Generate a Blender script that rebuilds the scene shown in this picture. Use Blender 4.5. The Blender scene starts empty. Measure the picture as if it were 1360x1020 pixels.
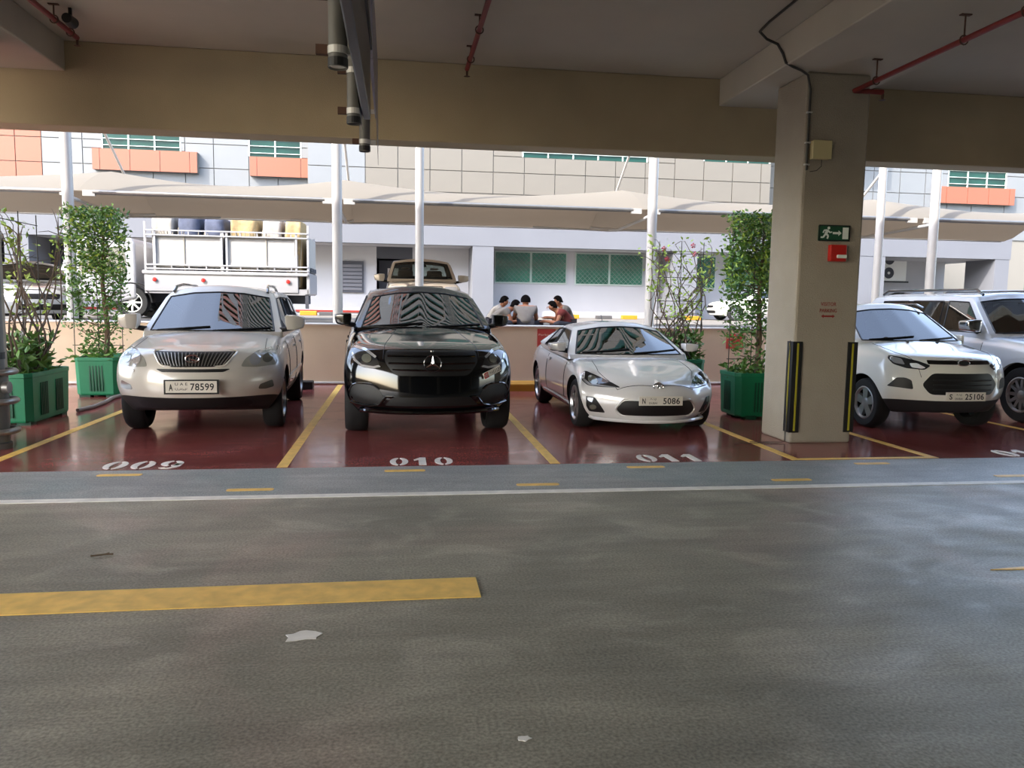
import bpy, bmesh, math, random
from mathutils import Vector, Matrix
from mathutils.bvhtree import BVHTree
from mathutils.geometry import delaunay_2d_cdt
rng = random.Random(7)
R = math.radians
SC = bpy.context.scene
COL = SC.collection
# ---------------------------------------------------------------- camera
def setup_camera():
    yaw, pitch, roll, f, h = 0.144079, 0.103368, 0.0153179, 1034.88, 1.58
    fw = Vector((math.sin(yaw)*math.cos(pitch), math.cos(yaw)*math.cos(pitch), -math.sin(pitch)))
    r = Vector((math.cos(yaw), -math.sin(yaw), 0)); u = r.cross(fw)
    c, s = math.cos(roll), math.sin(roll)
    r, u = r*c+u*s, u*c-r*s
    cam = bpy.data.cameras.new('camera'); o = bpy.data.objects.new('camera', cam); COL.objects.link(o)
    cam.sensor_fit = 'HORIZONTAL'; cam.sensor_width = 36; cam.lens = f*36/1360; cam.clip_end = 500
    M = Matrix((r, u, -fw)).transposed().to_4x4(); M.translation = (0, 0, h); o.matrix_world = M
    SC.camera = o
setup_camera()
# ---------------------------------------------------------------- sky, sun, exposure
SUN = Vector((.603, .464, -.649)).normalized()
def setup_light():
    w = bpy.data.worlds.new('sky'); SC.world = w; w.use_nodes = True
    nt = w.node_tree; nt.nodes.clear()
    sky = nt.nodes.new('ShaderNodeTexSky'); sky.sky_type = 'NISHITA'; sky.sun_disc = False
    sky.sun_elevation = math.asin(-SUN.z); sky.sun_rotation = math.atan2(-SUN.x, -SUN.y)
    sky.air_density = 1.0; sky.dust_density = 2.0; sky.ozone_density = 1.0
    hs = nt.nodes.new('ShaderNodeHueSaturation'); hs.inputs['Saturation'].default_value = .8
    nt.links.new(sky.outputs[0], hs.inputs['Color'])
    bg = nt.nodes.new('ShaderNodeBackground'); bg.inputs[1].default_value = SKY_STRENGTH
    out = nt.nodes.new('ShaderNodeOutputWorld')
    nt.links.new(hs.outputs[0], bg.inputs[0]); nt.links.new(bg.outputs[0], out.inputs[0])
    l = bpy.data.lights.new('sun', 'SUN'); l.energy = SUN_ENERGY; l.angle = .009; l.color = (1, .94, .85)
    o = bpy.data.objects.new('sun', l); COL.objects.link(o); o.location = (-30, -20, 40)
    o.rotation_euler = SUN.to_track_quat('-Z', 'Y').to_euler()
    v = SC.view_settings; v.view_transform = 'Standard'; v.look = 'None'; v.gamma = 1; v.use_curve_mapping = False
    v.exposure = EXPOSURE
SKY_STRENGTH, SUN_ENERGY, EXPOSURE = .30, 2.0, 2.0
setup_light()
# ---------------------------------------------------------------- materials
def s2l(c):
    c = [x/255 for x in c]
    return tuple(x/12.92 if x <= .04045 else ((x+.055)/1.055)**2.4 for x in c)+(1,)
MATS = {}
def mat(name, rgb=(128, 128, 128), rough=.5, metal=0., coat=0., spec=.5, noise=0., nscale=6., bump=0., bscale=60., alpha=1, emit=None, ior=None):
    m = bpy.data.materials.new(name); m.use_nodes = True; nt = m.node_tree; b = nt.nodes['Principled BSDF']
    col = s2l(rgb)
    b.inputs['Base Color'].default_value = col; b.inputs['Roughness'].default_value = rough
    b.inputs['Metallic'].default_value = metal; b.inputs['Coat Weight'].default_value = coat
    b.inputs['Coat Roughness'].default_value = .04
    b.inputs['Specular IOR Level'].default_value = spec
    if ior: b.inputs['IOR'].default_value = ior
    if noise or bump:
        tc = nt.nodes.new('ShaderNodeTexCoord')
    if noise:
        n = nt.nodes.new('ShaderNodeTexNoise'); n.inputs['Scale'].default_value = nscale; n.inputs['Detail'].default_value = 6
        nt.links.new(tc.outputs['Object'], n.inputs['Vector'])
        mx = nt.nodes.new('ShaderNodeMix'); mx.data_type = 'RGBA'; mx.blend_type = 'MULTIPLY'; mx.inputs[0].default_value = 1
        rp = nt.nodes.new('ShaderNodeValToRGB'); rp.color_ramp.elements[0].position = .3; rp.color_ramp.elements[1].position = .7
        rp.color_ramp.elements[0].color = (1-noise,)*3+(1,); rp.color_ramp.elements[1].color = (1+noise*.3,)*3+(1,)
        nt.links.new(n.outputs[0], rp.inputs[0]); mx.inputs[6].default_value = col
        nt.links.new(rp.outputs[0], mx.inputs[7]); nt.links.new(mx.outputs[2], b.inputs['Base Color'])
    if bump:
        n2 = nt.nodes.new('ShaderNodeTexNoise'); n2.inputs['Scale'].default_value = bscale; n2.inputs['Detail'].default_value = 4
        nt.links.new(tc.outputs['Object'], n2.inputs['Vector'])
        bp = nt.nodes.new('ShaderNodeBump'); bp.inputs['Strength'].default_value = bump; bp.inputs['Distance'].default_value = .02
        nt.links.new(n2.outputs[0], bp.inputs['Height']); nt.links.new(bp.outputs[0], b.inputs['Normal'])
    MATS[name] = m
    return m
def glass(name, tint, ior=1.6, rough=0., boost=0.):
    m = bpy.data.materials.new(name); m.use_nodes = True; nt = m.node_tree; nt.nodes.clear()
    o = nt.nodes.new('ShaderNodeOutputMaterial'); mx = nt.nodes.new('ShaderNodeMixShader')
    tr = nt.nodes.new('ShaderNodeBsdfTransparent'); tr.inputs[0].default_value = s2l(tint)
    gl = nt.nodes.new('ShaderNodeBsdfGlossy'); gl.inputs['Roughness'].default_value = rough; gl.inputs[0].default_value = (1, 1, 1, 1)
    fr = nt.nodes.new('ShaderNodeFresnel'); fr.inputs[0].default_value = ior
    nt.links.new(fr.outputs[0], mx.inputs[0]); nt.links.new(tr.outputs[0], mx.inputs[1]); nt.links.new(gl.outputs[0], mx.inputs[2])
    nt.links.new(mx.outputs[0], o.inputs[0]); MATS[name] = m
    return m
mat('beam', (172, 157, 128), .85, noise=.10, nscale=1.2, bump=.25, bscale=90)
mat('ceiling', (182, 175, 160), .85, noise=.12, nscale=.8, bump=.25, bscale=120)
mat('cabinet_grey', (104, 104, 110), .6)
mat('rear_light_block', (96, 92, 86), .85)  # kept dark so the added rear wall bounces little light
mat('column', (150, 141, 126), .8, noise=.08, nscale=3, bump=.35, bscale=70)
mat('parapet', (216, 195, 168), .75, noise=.06, nscale=2, bump=.1)
mat('white_trim', (225, 222, 218), .6, noise=.05)
mat('white_post', (190, 187, 184), .4, noise=.04, nscale=3)
mat('white_wall', (104, 106, 112), .8, noise=.05, nscale=.7)
mat('grey_wall', (176, 176, 180), .8, noise=.05, nscale=.8)
mat('dark_wall', (70, 72, 80), .8)
mat('asphalt', (112, 107, 100), .9, noise=.25, nscale=2)
mat('yellow_kerb', (176, 122, 14), .6, noise=.1)
mat('dark_kerb', (72, 70, 70), .8, noise=.1)
mat('yellow_line', (252, 206, 108), .45, noise=.22, nscale=9)
mat('white_line', (244, 240, 232), .45, noise=.18, nscale=9)
mat('red_pipe', (122, 40, 38), .5)
mat('grey_pipe', (98, 97, 92), .45, noise=.1)
mat('dark_board', (58, 58, 62), .35)
mat('film', (112, 111, 130), .3)
mat('steel', (150, 148, 145), .35, metal=.7, noise=.1)
mat('rust', (80, 54, 40), .8)
mat('galv', (196, 196, 192), .45, metal=.4)
mat('black', (14, 14, 15), .5)
mat('black_gloss', (8, 8, 9), .12, coat=.6)
mat('rubber', (26, 26, 27), .8, bump=.1)
mat('dark_plastic', (34, 34, 36), .55)
mat('arch', (12, 12, 12), .9)
mat('interior', (44, 42, 40), .8)
mat('seat', (88, 82, 74), .8)
mat('seat_dark', (46, 44, 44), .8)
mat('chrome', (205, 205, 205), .12, metal=1)
mat('alloy', (176, 176, 178), .3, metal=.8)
mat('lamp_grey', (150, 148, 138), .12, coat=1, noise=.15, nscale=9)
mat('lamp_clear', (190, 192, 195), .08, metal=.5, coat=1)
mat('lamp_dark', (40, 42, 46), .1, coat=1)
mat('lens', (120, 122, 112), .05, coat=1, metal=.4)
mat('lamp_white', (236, 238, 240), .15, coat=1)
mat('amber', (200, 110, 30), .3, coat=1)
mat('plate', (214, 208, 196), .5)
mat('plate_red', (196, 60, 52), .5)
mat('ink', (24, 24, 26), .6)
mat('paint_pearl', (206, 200, 190), .24, metal=.1, coat=.6)
mat('paint_black', (5, 6, 9), .08, spec=.5, coat=.6)
mat('paint_silver', (218, 216, 214), .2, metal=.12, coat=1)
mat('paint_white', (224, 222, 214), .25, coat=1)
mat('paint_ice', (206, 210, 216), .22, metal=.2, coat=1)
mat('paint_beige', (182, 170, 156), .3, metal=.2, coat=.8)
mat('paint_truck', (158, 158, 162), .35, coat=.3)
mat('paint_dark', (40, 42, 46), .25, coat=1)
glass('car_glass', (96, 104, 100), 2.0)
glass('clear_glass', (190, 200, 196), 1.5)
mat('green_tub', (16, 118, 78), .45, noise=.1, nscale=5)
mat('green_groove', (8, 74, 50), .5)
mat('soil', (66, 52, 40), .95, bump=.5, bscale=40)
mat('bark', (112, 94, 76), .9, noise=.25, nscale=20)
mat('twig', (104, 90, 78), .9, noise=.2, nscale=15)
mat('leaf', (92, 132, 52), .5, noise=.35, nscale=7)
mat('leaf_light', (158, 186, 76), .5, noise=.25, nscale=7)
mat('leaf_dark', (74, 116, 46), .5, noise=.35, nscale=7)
mat('petal', (196, 60, 80), .6)
mat('petal_white', (235, 230, 225), .6)
mat('wire', (52, 50, 46), .6)
mat('hose', (140, 136, 130), .6)
mat('sign_green', (14, 70, 44), .5)
mat('sign_white', (214, 222, 214), .5)
mat('alarm_red', (172, 30, 22), .4)
mat('stencil_red', (128, 34, 26), .8)
mat('cream_box', (190, 178, 134), .6)
mat('guard_yellow', (150, 142, 28), .6)
mat('sign_red', (186, 66, 58), .5)
mat('cream_ink', (226, 190, 170), .6)
mat('panel_orange', (138, 78, 56), .5)
mat('panel_white', (111, 113, 114), .45, noise=.04, nscale=1)
mat('panel_beige', (104, 98, 88), .45, noise=.04, nscale=1)
mat('joint', (120, 116, 108), .8)
mat('teal_glass', (20, 62, 52), .3, spec=.3, coat=.0, noise=.4, nscale=.8)
mat('green_glass', (58, 116, 96), .12, coat=.8, noise=.45, nscale=.9)
mat('frame_pale', (176, 190, 182), .5)
mat('mesh_grille', (118, 138, 128), .6)
mat('skin', (168, 112, 84), .6)
mat('hair', (14, 11, 10), .9, spec=.1)
mat('shirt_grey', (132, 126, 122), .85, noise=.1, nscale=12)
mat('shirt_pale', (190, 186, 182), .85)
mat('shirt_maroon', (122, 50, 48), .85, noise=.1, nscale=12)
mat('trousers', (50, 50, 58), .85)
mat('tarp', (168, 166, 162), .7, noise=.06, nscale=3, bump=.6, bscale=3)
mat('bale_straw', (160, 138, 98), .9, noise=.3, nscale=8, bump=.6, bscale=12)
mat('bale_blue', (74, 80, 98), .9, noise=.3, nscale=5, bump=.5, bscale=9)
mat('bale_white', (160, 153, 144), .9, noise=.25, nscale=5, bump=.5, bscale=9)
mat('rope', (150, 142, 126), .9)
mat('tail_red', (190, 40, 34), .3, coat=.5)
mat('plant_white', (230, 228, 220), .7)
mat('hedge_soil', (90, 78, 62), .95)
mat('plastic_white', (220, 220, 216), .4)
def fabric():
    m = bpy.data.materials.new('fabric'); m.use_nodes = True; nt = m.node_tree; b = nt.nodes['Principled BSDF']
    b.inputs['Base Color'].default_value = s2l((150, 143, 132)); b.inputs['Roughness'].default_value = .8
    tl = nt.nodes.new('ShaderNodeBsdfTranslucent'); tl.inputs[0].default_value = s2l((186, 174, 160))
    mx = nt.nodes.new('ShaderNodeMixShader'); mx.inputs[0].default_value = .42
    o = nt.nodes['Material Output']
    nt.links.new(b.outputs[0], mx.inputs[1]); nt.links.new(tl.outputs[0], mx.inputs[2]); nt.links.new(mx.outputs[0], o.inputs[0])
    MATS['fabric'] = m
fabric()
def floor_mat(name, base, dark, light, tint, rlo, rhi):
    m = bpy.data.materials.new(name); m.use_nodes = True; nt = m.node_tree; b = nt.nodes['Principled BSDF']
    L = nt.links.new; tc = nt.nodes.new('ShaderNodeTexCoord')
    def noise(sc, det, sx=1, sy=1, dist=0):
        mp = nt.nodes.new('ShaderNodeMapping'); mp.inputs['Scale'].default_value = (sx, sy, 1)
        n = nt.nodes.new('ShaderNodeTexNoise'); n.inputs['Scale'].default_value = sc; n.inputs['Detail'].default_value = det
        n.inputs['Distortion'].default_value = dist
        L(tc.outputs['Object'], mp.inputs[0]); L(mp.outputs[0], n.inputs['Vector']); return n.outputs[0]
    def ramp(src, p0, p1, c0=(0, 0, 0, 1), c1=(1, 1, 1, 1)):
        r = nt.nodes.new('ShaderNodeValToRGB'); e = r.color_ramp.elements
        e[0].position, e[1].position = p0, p1; e[0].color, e[1].color = c0, c1; L(src, r.inputs[0]); return r.outputs[0]
    def mix(fac, a, bb, mode='MIX'):
        x = nt.nodes.new('ShaderNodeMix'); x.data_type = 'RGBA'; x.blend_type = mode
        for i, v in ((0, fac), (6, a), (7, bb)):
            if isinstance(v, (tuple, float, int)): x.inputs[i].default_value = v
            else: L(v, x.inputs[i])
        return x.outputs[2]
    big = noise(.9, 5, .7, 1.1, .6); mid = noise(2.2, 7, .8, 1.1, .8); fine = noise(70, 4)
    worn = noise(.55, 7, 1, .8, 1.2); streak = noise(7, 3, .12, 1.0)
    c = mix(ramp(big, .35, .68), s2l(dark), s2l(base))
    c = mix(ramp(mid, .52, .74, (0, 0, 0, 1), (.38, .38, .38, 1)), c, s2l(light))
    c = mix(ramp(worn, .52, .64, (0, 0, 0, 1), (.4, .4, .4, 1)), c, s2l(tint))
    c = mix(1.0, c, ramp(streak, .3, .7, (.86, .86, .86, 1), (1.08, 1.08, 1.08, 1)), 'MULTIPLY')
    c = mix(1.0, c, ramp(fine, .3, .7, (.62, .62, .62, 1), (1.34, 1.34, 1.34, 1)), 'MULTIPLY')
    L(c, b.inputs['Base Color'])
    r = ramp(mid, .3, .75, (rhi,)*3+(1,), (rlo,)*3+(1,)); L(r, b.inputs['Roughness'])
    bp = nt.nodes.new('ShaderNodeBump'); bp.inputs['Strength'].default_value = .05; bp.inputs['Distance'].default_value = .003
    L(fine, bp.inputs['Height']); L(bp.outputs[0], b.inputs['Normal'])
    MATS[name] = m
floor_mat('floor_grey', (158, 152, 136), (128, 124, 112), (198, 191, 174), (180, 156, 144), .38, .56)
floor_mat('floor_band', (164, 166, 164), (142, 144, 144), (190, 190, 186), (126, 150, 152), .38, .54)
floor_mat('floor_red', (152, 82, 76), (130, 66, 63), (178, 112, 104), (160, 104, 104), .08, .2)
# ---------------------------------------------------------------- mesh helpers
class MB:
    def __init__(s): s.v = []; s.f = []
    def add(s, v, f):
        n = len(s.v); s.v += [tuple(p) for p in v]; s.f += [tuple(i+n for i in q) for q in f]; return s
    def box(s, x0, x1, y0, y1, z0, z1):
        return s.add([(x0, y0, z0), (x1, y0, z0), (x1, y1, z0), (x0, y1, z0), (x0, y0, z1), (x1, y0, z1), (x1, y1, z1), (x0, y1, z1)],
                     [(0, 3, 2, 1), (4, 5, 6, 7), (0, 1, 5, 4), (1, 2, 6, 5), (2, 3, 7, 6), (3, 0, 4, 7)])
    def tube(s, pts, r, n=8, cap=True, closed=False):
        pts = [Vector(p) for p in pts]; m = len(pts); rs = r if isinstance(r, (list, tuple)) else [r]*m
        V = []; F = []; up = None
        for i, p in enumerate(pts):
            if closed: t = pts[(i+1) % m]-pts[i-1]
            else: t = pts[min(i+1, m-1)]-pts[max(i-1, 0)]
            if t.length < 1e-9: t = Vector((0, 0, 1))
            t.normalize()
            if up is None: up = Vector((0, 0, 1)) if abs(t.z) < .9 else Vector((1, 0, 0))
            a = t.cross(up)
            if a.length < 1e-6: a = t.orthogonal()
            a.normalize(); b = a.cross(t).normalized(); up = b
            for k in range(n):
                q = 2*math.pi*k/n; V.append(p+a*(math.cos(q)*rs[i])+b*(math.sin(q)*rs[i]))
        for i in range(m if closed else m-1):
            for k in range(n):
                i2 = (i+1) % m
                F.append((i*n+k, i*n+(k+1) % n, i2*n+(k+1) % n, i2*n+k))
        if cap and not closed: F.append(tuple(range(n))[::-1]); F.append(tuple((m-1)*n+k for k in range(n)))
        return s.add(V, F)
    def lathe(s, prof, n=24, axis='z', c=(0, 0, 0), a0=0, a1=2*math.pi):
        # prof: list of (r, h)
        full = abs(a1-a0-2*math.pi) < 1e-6; m = n if full else n+1; V = []; F = []
        for r, h in prof:
            for k in range(m):
                q = a0+(a1-a0)*k/n; x, y = r*math.cos(q), r*math.sin(q)
                V.append({'z': (c[0]+x, c[1]+y, c[2]+h), 'x': (c[0]+h, c[1]+x, c[2]+y), 'y': (c[0]+y, c[1]+h, c[2]+x)}[axis])
        for i in range(len(prof)-1):
            for k in range(n):
                k2 = (k+1) % m
                F.append((i*m+k, i*m+k2, (i+1)*m+k2, (i+1)*m+k))
        return s.add(V, F)
    def prism(s, poly, h0, h1, plane='xy'):
        n = len(poly)
        def P(u, v, h): return {'xy': (u, v, h), 'xz': (u, h, v), 'yz': (h, u, v)}[plane]
        V = [P(u, v, h0) for u, v in poly]+[P(u, v, h1) for u, v in poly]
        F = [tuple(range(n))[::-1], tuple(range(n, 2*n))]+[(i, (i+1) % n, n+(i+1) % n, n+i) for i in range(n)]
        return s.add(V, F)
    def mesh(s, name):
        m = bpy.data.meshes.new(name); m.from_pydata(s.v, [], s.f); m.update(); return m
def setmat(me, m): me.materials.append(MATS[m] if isinstance(m, str) else m)
def smooth(me, ang=35):
    me.polygons.foreach_set('use_smooth', [True]*len(me.polygons)); me.set_sharp_from_angle(angle=math.radians(ang))
def fixn(me):
    bm = bmesh.new(); bm.from_mesh(me); bmesh.ops.recalc_face_normals(bm, faces=bm.faces); bm.to_mesh(me); bm.free()
def obj(name, mb, m, parent=None, sm=0, bevel=0, bseg=2):
    me = mb.mesh(name) if isinstance(mb, MB) else mb
    if isinstance(mb, MB): fixn(me)
    if m and not me.materials: setmat(me, m)
    if bevel:
        bm = bmesh.new(); bm.from_mesh(me)
        es = [e for e in bm.edges if len(e.link_faces) == 2 and e.calc_face_angle(0) > .5]
        bmesh.ops.bevel(bm, geom=es, offset=bevel, segments=bseg, affect='EDGES', profile=.5, clamp_overlap=True)
        bm.to_mesh(me); bm.free()
    if sm: smooth(me, sm)
    o = bpy.data.objects.new(name, me); COL.objects.link(o)
    if parent: o.parent = parent
    return o
def tag(o, label=None, cat=None, group=None, kind=None):
    for k, v in (('label', label), ('category', cat), ('group', group), ('kind', kind)):
        if v: o[k] = v
    return o
def thing(name, label, cat, loc=(0, 0, 0), rz=0, group=None, kind=None):
    o = bpy.data.objects.new(name, None); COL.objects.link(o); o.empty_display_size = .2
    o.location = loc; o.rotation_euler = (0, 0, rz); return tag(o, label, cat, group, kind)
def B(*a): return MB().box(*a)
def children_of(o): return [c for c in bpy.data.objects if c.parent == o]
def dup(o, parent=None):
    c = o.copy(); COL.objects.link(c)
    if parent: c.parent = parent
    for ch in children_of(o): dup(ch, c)
    return c
def evaluated(o):
    dg = bpy.context.evaluated_depsgraph_get(); dg.update()
    return bpy.data.meshes.new_from_object(o.evaluated_get(dg))
def text_mesh(s, w, h, offset=0., font_depth=.002):
    """flat lettering fitted to w x h, centred, in the xz plane facing -y"""
    cu = bpy.data.curves.new('txt', 'FONT'); cu.body = s; cu.extrude = 0; cu.offset = offset; cu.resolution_u = 3
    cu.space_character = 1.05
    o = bpy.data.objects.new('txt', cu); COL.objects.link(o)
    me = evaluated(o); bpy.data.objects.remove(o)
    xs = [v.co.x for v in me.vertices]; ys = [v.co.y for v in me.vertices]
    if not xs: return None
    x0, x1, y0, y1 = min(xs), max(xs), min(ys), max(ys)
    for v in me.vertices:
        v.co = ((v.co.x-(x0+x1)/2)/(x1-x0)*w, 0, (v.co.y-(y0+y1)/2)/max(1e-6, y1-y0)*h)
    bm = bmesh.new(); bm.from_mesh(me)
    r = bmesh.ops.extrude_face_region(bm, geom=bm.faces[:])
    bmesh.ops.translate(bm, verts=[e for e in r['geom'] if isinstance(e, bmesh.types.BMVert)], vec=(0, -font_depth, 0))
    bmesh.ops.recalc_face_normals(bm, faces=bm.faces); bm.to_mesh(me); bm.free(); me.materials.clear()
    return me
def join_meshes(items):
    mb = MB()
    for me, M in items:
        mb.add([M @ v.co for v in me.vertices], [tuple(p.vertices) for p in me.polygons])
    return mb
# ---------------------------------------------------------------- car building kit
def lattice(ni, nj, nk, pos, region, crease=None):
    vid = {}; V = []; F = []; R = []
    def v(i, j, k):
        q = (i, j, k)
        if q not in vid: vid[q] = len(V); V.append(pos(i, j, k))
        return vid[q]
    def quad(a, b, c, d, reg): F.append((v(*a), v(*b), v(*c), v(*d))); R.append(reg)
    I, J, K = ni-1, nj-1, nk-1
    for i in range(I):
        for k in range(K):
            quad((i, 0, k), (i, 0, k+1), (i+1, 0, k+1), (i+1, 0, k), region('side', i, -1, k))
            quad((i, J, k), (i+1, J, k), (i+1, J, k+1), (i, J, k+1), region('side', i, 1, k))
        for j in range(J):
            quad((i, j, K), (i, j+1, K), (i+1, j+1, K), (i+1, j, K), region('top', i, j, K))
            quad((i, j, 0), (i+1, j, 0), (i+1, j+1, 0), (i, j+1, 0), region('bottom', i, j, 0))
    for j in range(J):
        for k in range(K):
            quad((0, j, k), (0, j+1, k), (0, j+1, k+1), (0, j, k+1), region('front', 0, j, k))
            quad((I, j, k), (I, j, k+1), (I, j+1, k+1), (I, j+1, k), region('rear', I, j, k))
    me = bpy.data.meshes.new('cage'); me.from_pydata(V, [], F)
    me.polygons.foreach_set('material_index', R); me.update()
    fixn(me)
    if crease:
        inv = {b: a for a, b in vid.items()}
        at = me.attributes.new('crease_edge', 'FLOAT', 'EDGE')
        at.data.foreach_set('value', [crease(inv[e.vertices[0]], inv[e.vertices[1]]) for e in me.edges])
    return me
def subsurf(me, mats, level, cutters=()):
    for m in mats: setmat(me, m)
    o = bpy.data.objects.new('tmp', me); COL.objects.link(o)
    md = o.modifiers.new('s', 'SUBSURF'); md.levels = level; md.render_levels = level
    for c in cutters:
        b = o.modifiers.new('b', 'BOOLEAN'); b.operation = 'DIFFERENCE'; b.object = c; b.solver = 'EXACT'; b.material_mode = 'TRANSFER'
    r = evaluated(o); bpy.data.objects.remove(o); return r
def split(me):
    """one MB per material name"""
    out = {}
    for p in me.polygons:
        n = me.materials[p.material_index].name
        out.setdefault(n, []).append(p)
    res = {}
    for n, ps in out.items():
        mp = {}; mb = MB()
        for p in ps:
            q = []
            for i in p.vertices:
                if i not in mp: mp[i] = len(mb.v); mb.v.append(tuple(me.vertices[i].co))
                q.append(mp[i])
            mb.f.append(tuple(q))
        res[n] = mb
    return res
def islands(mb):
    par = list(range(len(mb.v)))
    def find(a):
        while par[a] != a: par[a] = par[par[a]]; a = par[a]
        return a
    for f in mb.f:
        for i in f[1:]: par[find(i)] = find(f[0])
    gr = {}
    for f in mb.f: gr.setdefault(find(f[0]), []).append(f)
    out = []
    for fs in gr.values():
        m = MB(); mp = {}
        for f in fs:
            q = []
            for i in f:
                if i not in mp: mp[i] = len(m.v); m.v.append(mb.v[i])
                q.append(mp[i])
            m.f.append(tuple(q))
        out.append(m)
    return out
def boundary_loops(mb):
    cnt = {}
    for f in mb.f:
        for a, b in zip(f, f[1:]+f[:1]):
            k = (min(a, b), max(a, b)); cnt[k] = cnt.get(k, 0)+1
    adj = {}
    for (a, b), c in cnt.items():
        if c == 1: adj.setdefault(a, []).append(b); adj.setdefault(b, []).append(a)
    loops = []; seen = set()
    for s in adj:
        if s in seen: continue
        L = [s]; seen.add(s); cur = s
        while True:
            nx = [n for n in adj[cur] if n not in seen]
            if not nx: break
            cur = nx[0]; seen.add(cur); L.append(cur)
        if len(L) > 3: loops.append([mb.v[i] for i in L])
    return loops
def rpoly(pts, r=.02, n=3):
    out = []; m = len(pts)
    for i in range(m):
        p = Vector(pts[i]); a = Vector(pts[i-1])-p; b = Vector(pts[(i+1) % m])-p
        d = min(r, a.length*.45, b.length*.45); A = p+a.normalized()*d; C = p+b.normalized()*d
        for k in range(n+1):
            t = k/n; out.append(tuple(A*(1-t)**2+p*2*t*(1-t)+C*t*t))
    return out
def ell(cx, cy, rx, ry, n=20, a0=0):
    return [(cx+rx*math.cos(a0+2*math.pi*k/n), cy+ry*math.sin(a0+2*math.pi*k/n)) for k in range(n)]
def mirror(poly): return [(-x, y) for x, y in poly][::-1]
def inside(p, poly):
    x, y = p; c = False; j = len(poly)-1
    for i in range(len(poly)):
        xi, yi = poly[i]; xj, yj = poly[j]
        if (yi > y) != (yj > y) and x < (xj-xi)*(y-yi)/(yj-yi)+xi: c = not c
        j = i
    return c
def patch(bvh, poly, d='f', off=.004, th=.03, res=.04, side=1):
    P = []; n = len(poly)
    for i in range(n):
        a, b = Vector(poly[i]), Vector(poly[(i+1) % n]); m = max(1, int((b-a).length/res))
        for k in range(m): P.append(tuple(a+(b-a)*k/m))
    ne = len(P); E = [(i, (i+1) % ne) for i in range(ne)]
    x0 = min(p[0] for p in P); x1 = max(p[0] for p in P); y0 = min(p[1] for p in P); y1 = max(p[1] for p in P)
    Q = list(P); u = x0+res*.5
    while u < x1:
        w = y0+res*.5
        while w < y1:
            if inside((u, w), poly) and min((u-a)**2+(w-b)**2 for a, b in P) > (res*.4)**2: Q.append((u, w))
            w += res
        u += res
    r = delaunay_2d_cdt([Vector(q) for q in Q], E, [], 1, 1e-6)
    VV, FF = r[0], r[2]
    D = {'f': Vector((0, 1, 0)), 't': Vector((0, 0, -1)), 's': Vector((-side, 0, 0))}[d]
    fr = []
    for p in VV:
        a, b = p
        o = {'f': Vector((a, -3, b)), 't': Vector((a, b, 4)), 's': Vector((side*3, a, b))}[d]
        hit = bvh.ray_cast(o, D)[0]
        if hit is None:
            hit = bvh.find_nearest(o+D*3)[0]
        fr.append(hit)
    m = len(fr); V = [q-D*off for q in fr]+[q+D*th for q in fr]
    F = [tuple(f) for f in FF]+[tuple(i+m for i in reversed(f)) for f in FF]
    cnt = {}
    for f in FF:
        for a, b in zip(f, list(f[1:])+[f[0]]): cnt[(a, b)] = 1
    for (a, b) in cnt:
        if (b, a) not in cnt: F.append((b, a, a+m, b+m))
    return MB().add(V, F)
def wheel_parts(r, tw, rr, nsp, style='straight', spoke_mat='alloy'):
    """tyre and rim meshes, axis x, outer face towards +x"""
    t = tw/2
    tyre = MB().lathe([(rr, -t*.9), (rr+.03, -t), (r-.03, -t), (r-.005, -t*.75), (r, -t*.3), (r, t*.3), (r-.005, t*.75), (r-.03, t), (rr+.03, t), (rr, t*.9), (rr, -t*.9)], 36, 'x').mesh('tyre')
    fixn(tyre); setmat(tyre, 'rubber'); smooth(tyre, 40)
    dish = MB().lathe([(rr-.02, t*.6), (rr-.035, -t*.2), (0, -t*.25)], 28, 'x').lathe([(rr*.72, t*.05), (rr*.72, -t*.1), (0, -t*.1)], 24, 'x').mesh('brake_disc'); fixn(dish); setmat(dish, 'lamp_dark'); smooth(dish, 40)
    rim = MB().lathe([(rr-.02, t*.6), (rr+.004, t*.95), (rr-.012, t*.99), (rr-.03, t*.7), (rr-.02, t*.6)], 32, 'x')
    rim.lathe([(.075, t*.2), (.075, t*.72), (.06, t*.8), (0, t*.82)], 16, 'x')
    for k in range(nsp):
        offs = ((-.16, .16) if style == 'double' else (0,))
        for of in offs:
            a = 2*math.pi*k/nsp+math.pi/2; w0 = .028 if style != 'double' else .014; w1 = .02 if style != 'double' else .016
            if style == 'wide': w0, w1 = .045, .06
            b0 = a+of*.35; b1 = a+of
            p0 = Vector((0, math.cos(b0), math.sin(b0)))*.06; p1 = Vector((0, math.cos(b1), math.sin(b1)))*(rr-.02)
            n0 = Vector((0, -math.sin(b0), math.cos(b0))); n1 = Vector((0, -math.sin(b1), math.cos(b1)))
            V = []
            for xx in (t*.35, t*.78):
                for p, nn, w in ((p0, n0, w0), (p1, n1, w1)):
                    for sg in (-1, 1): V.append(p+nn*(w*sg)+Vector((xx, 0, 0)))
            rim.add(V, [(0, 1, 3, 2), (4, 6, 7, 5), (0, 4, 5, 1), (2, 3, 7, 6), (0, 2, 6, 4), (1, 5, 7, 3)])
    rm = rim.mesh('rim'); fixn(rm); setmat(rm, spoke_mat); smooth(rm, 35)
    return tyre, rm, dish
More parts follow.
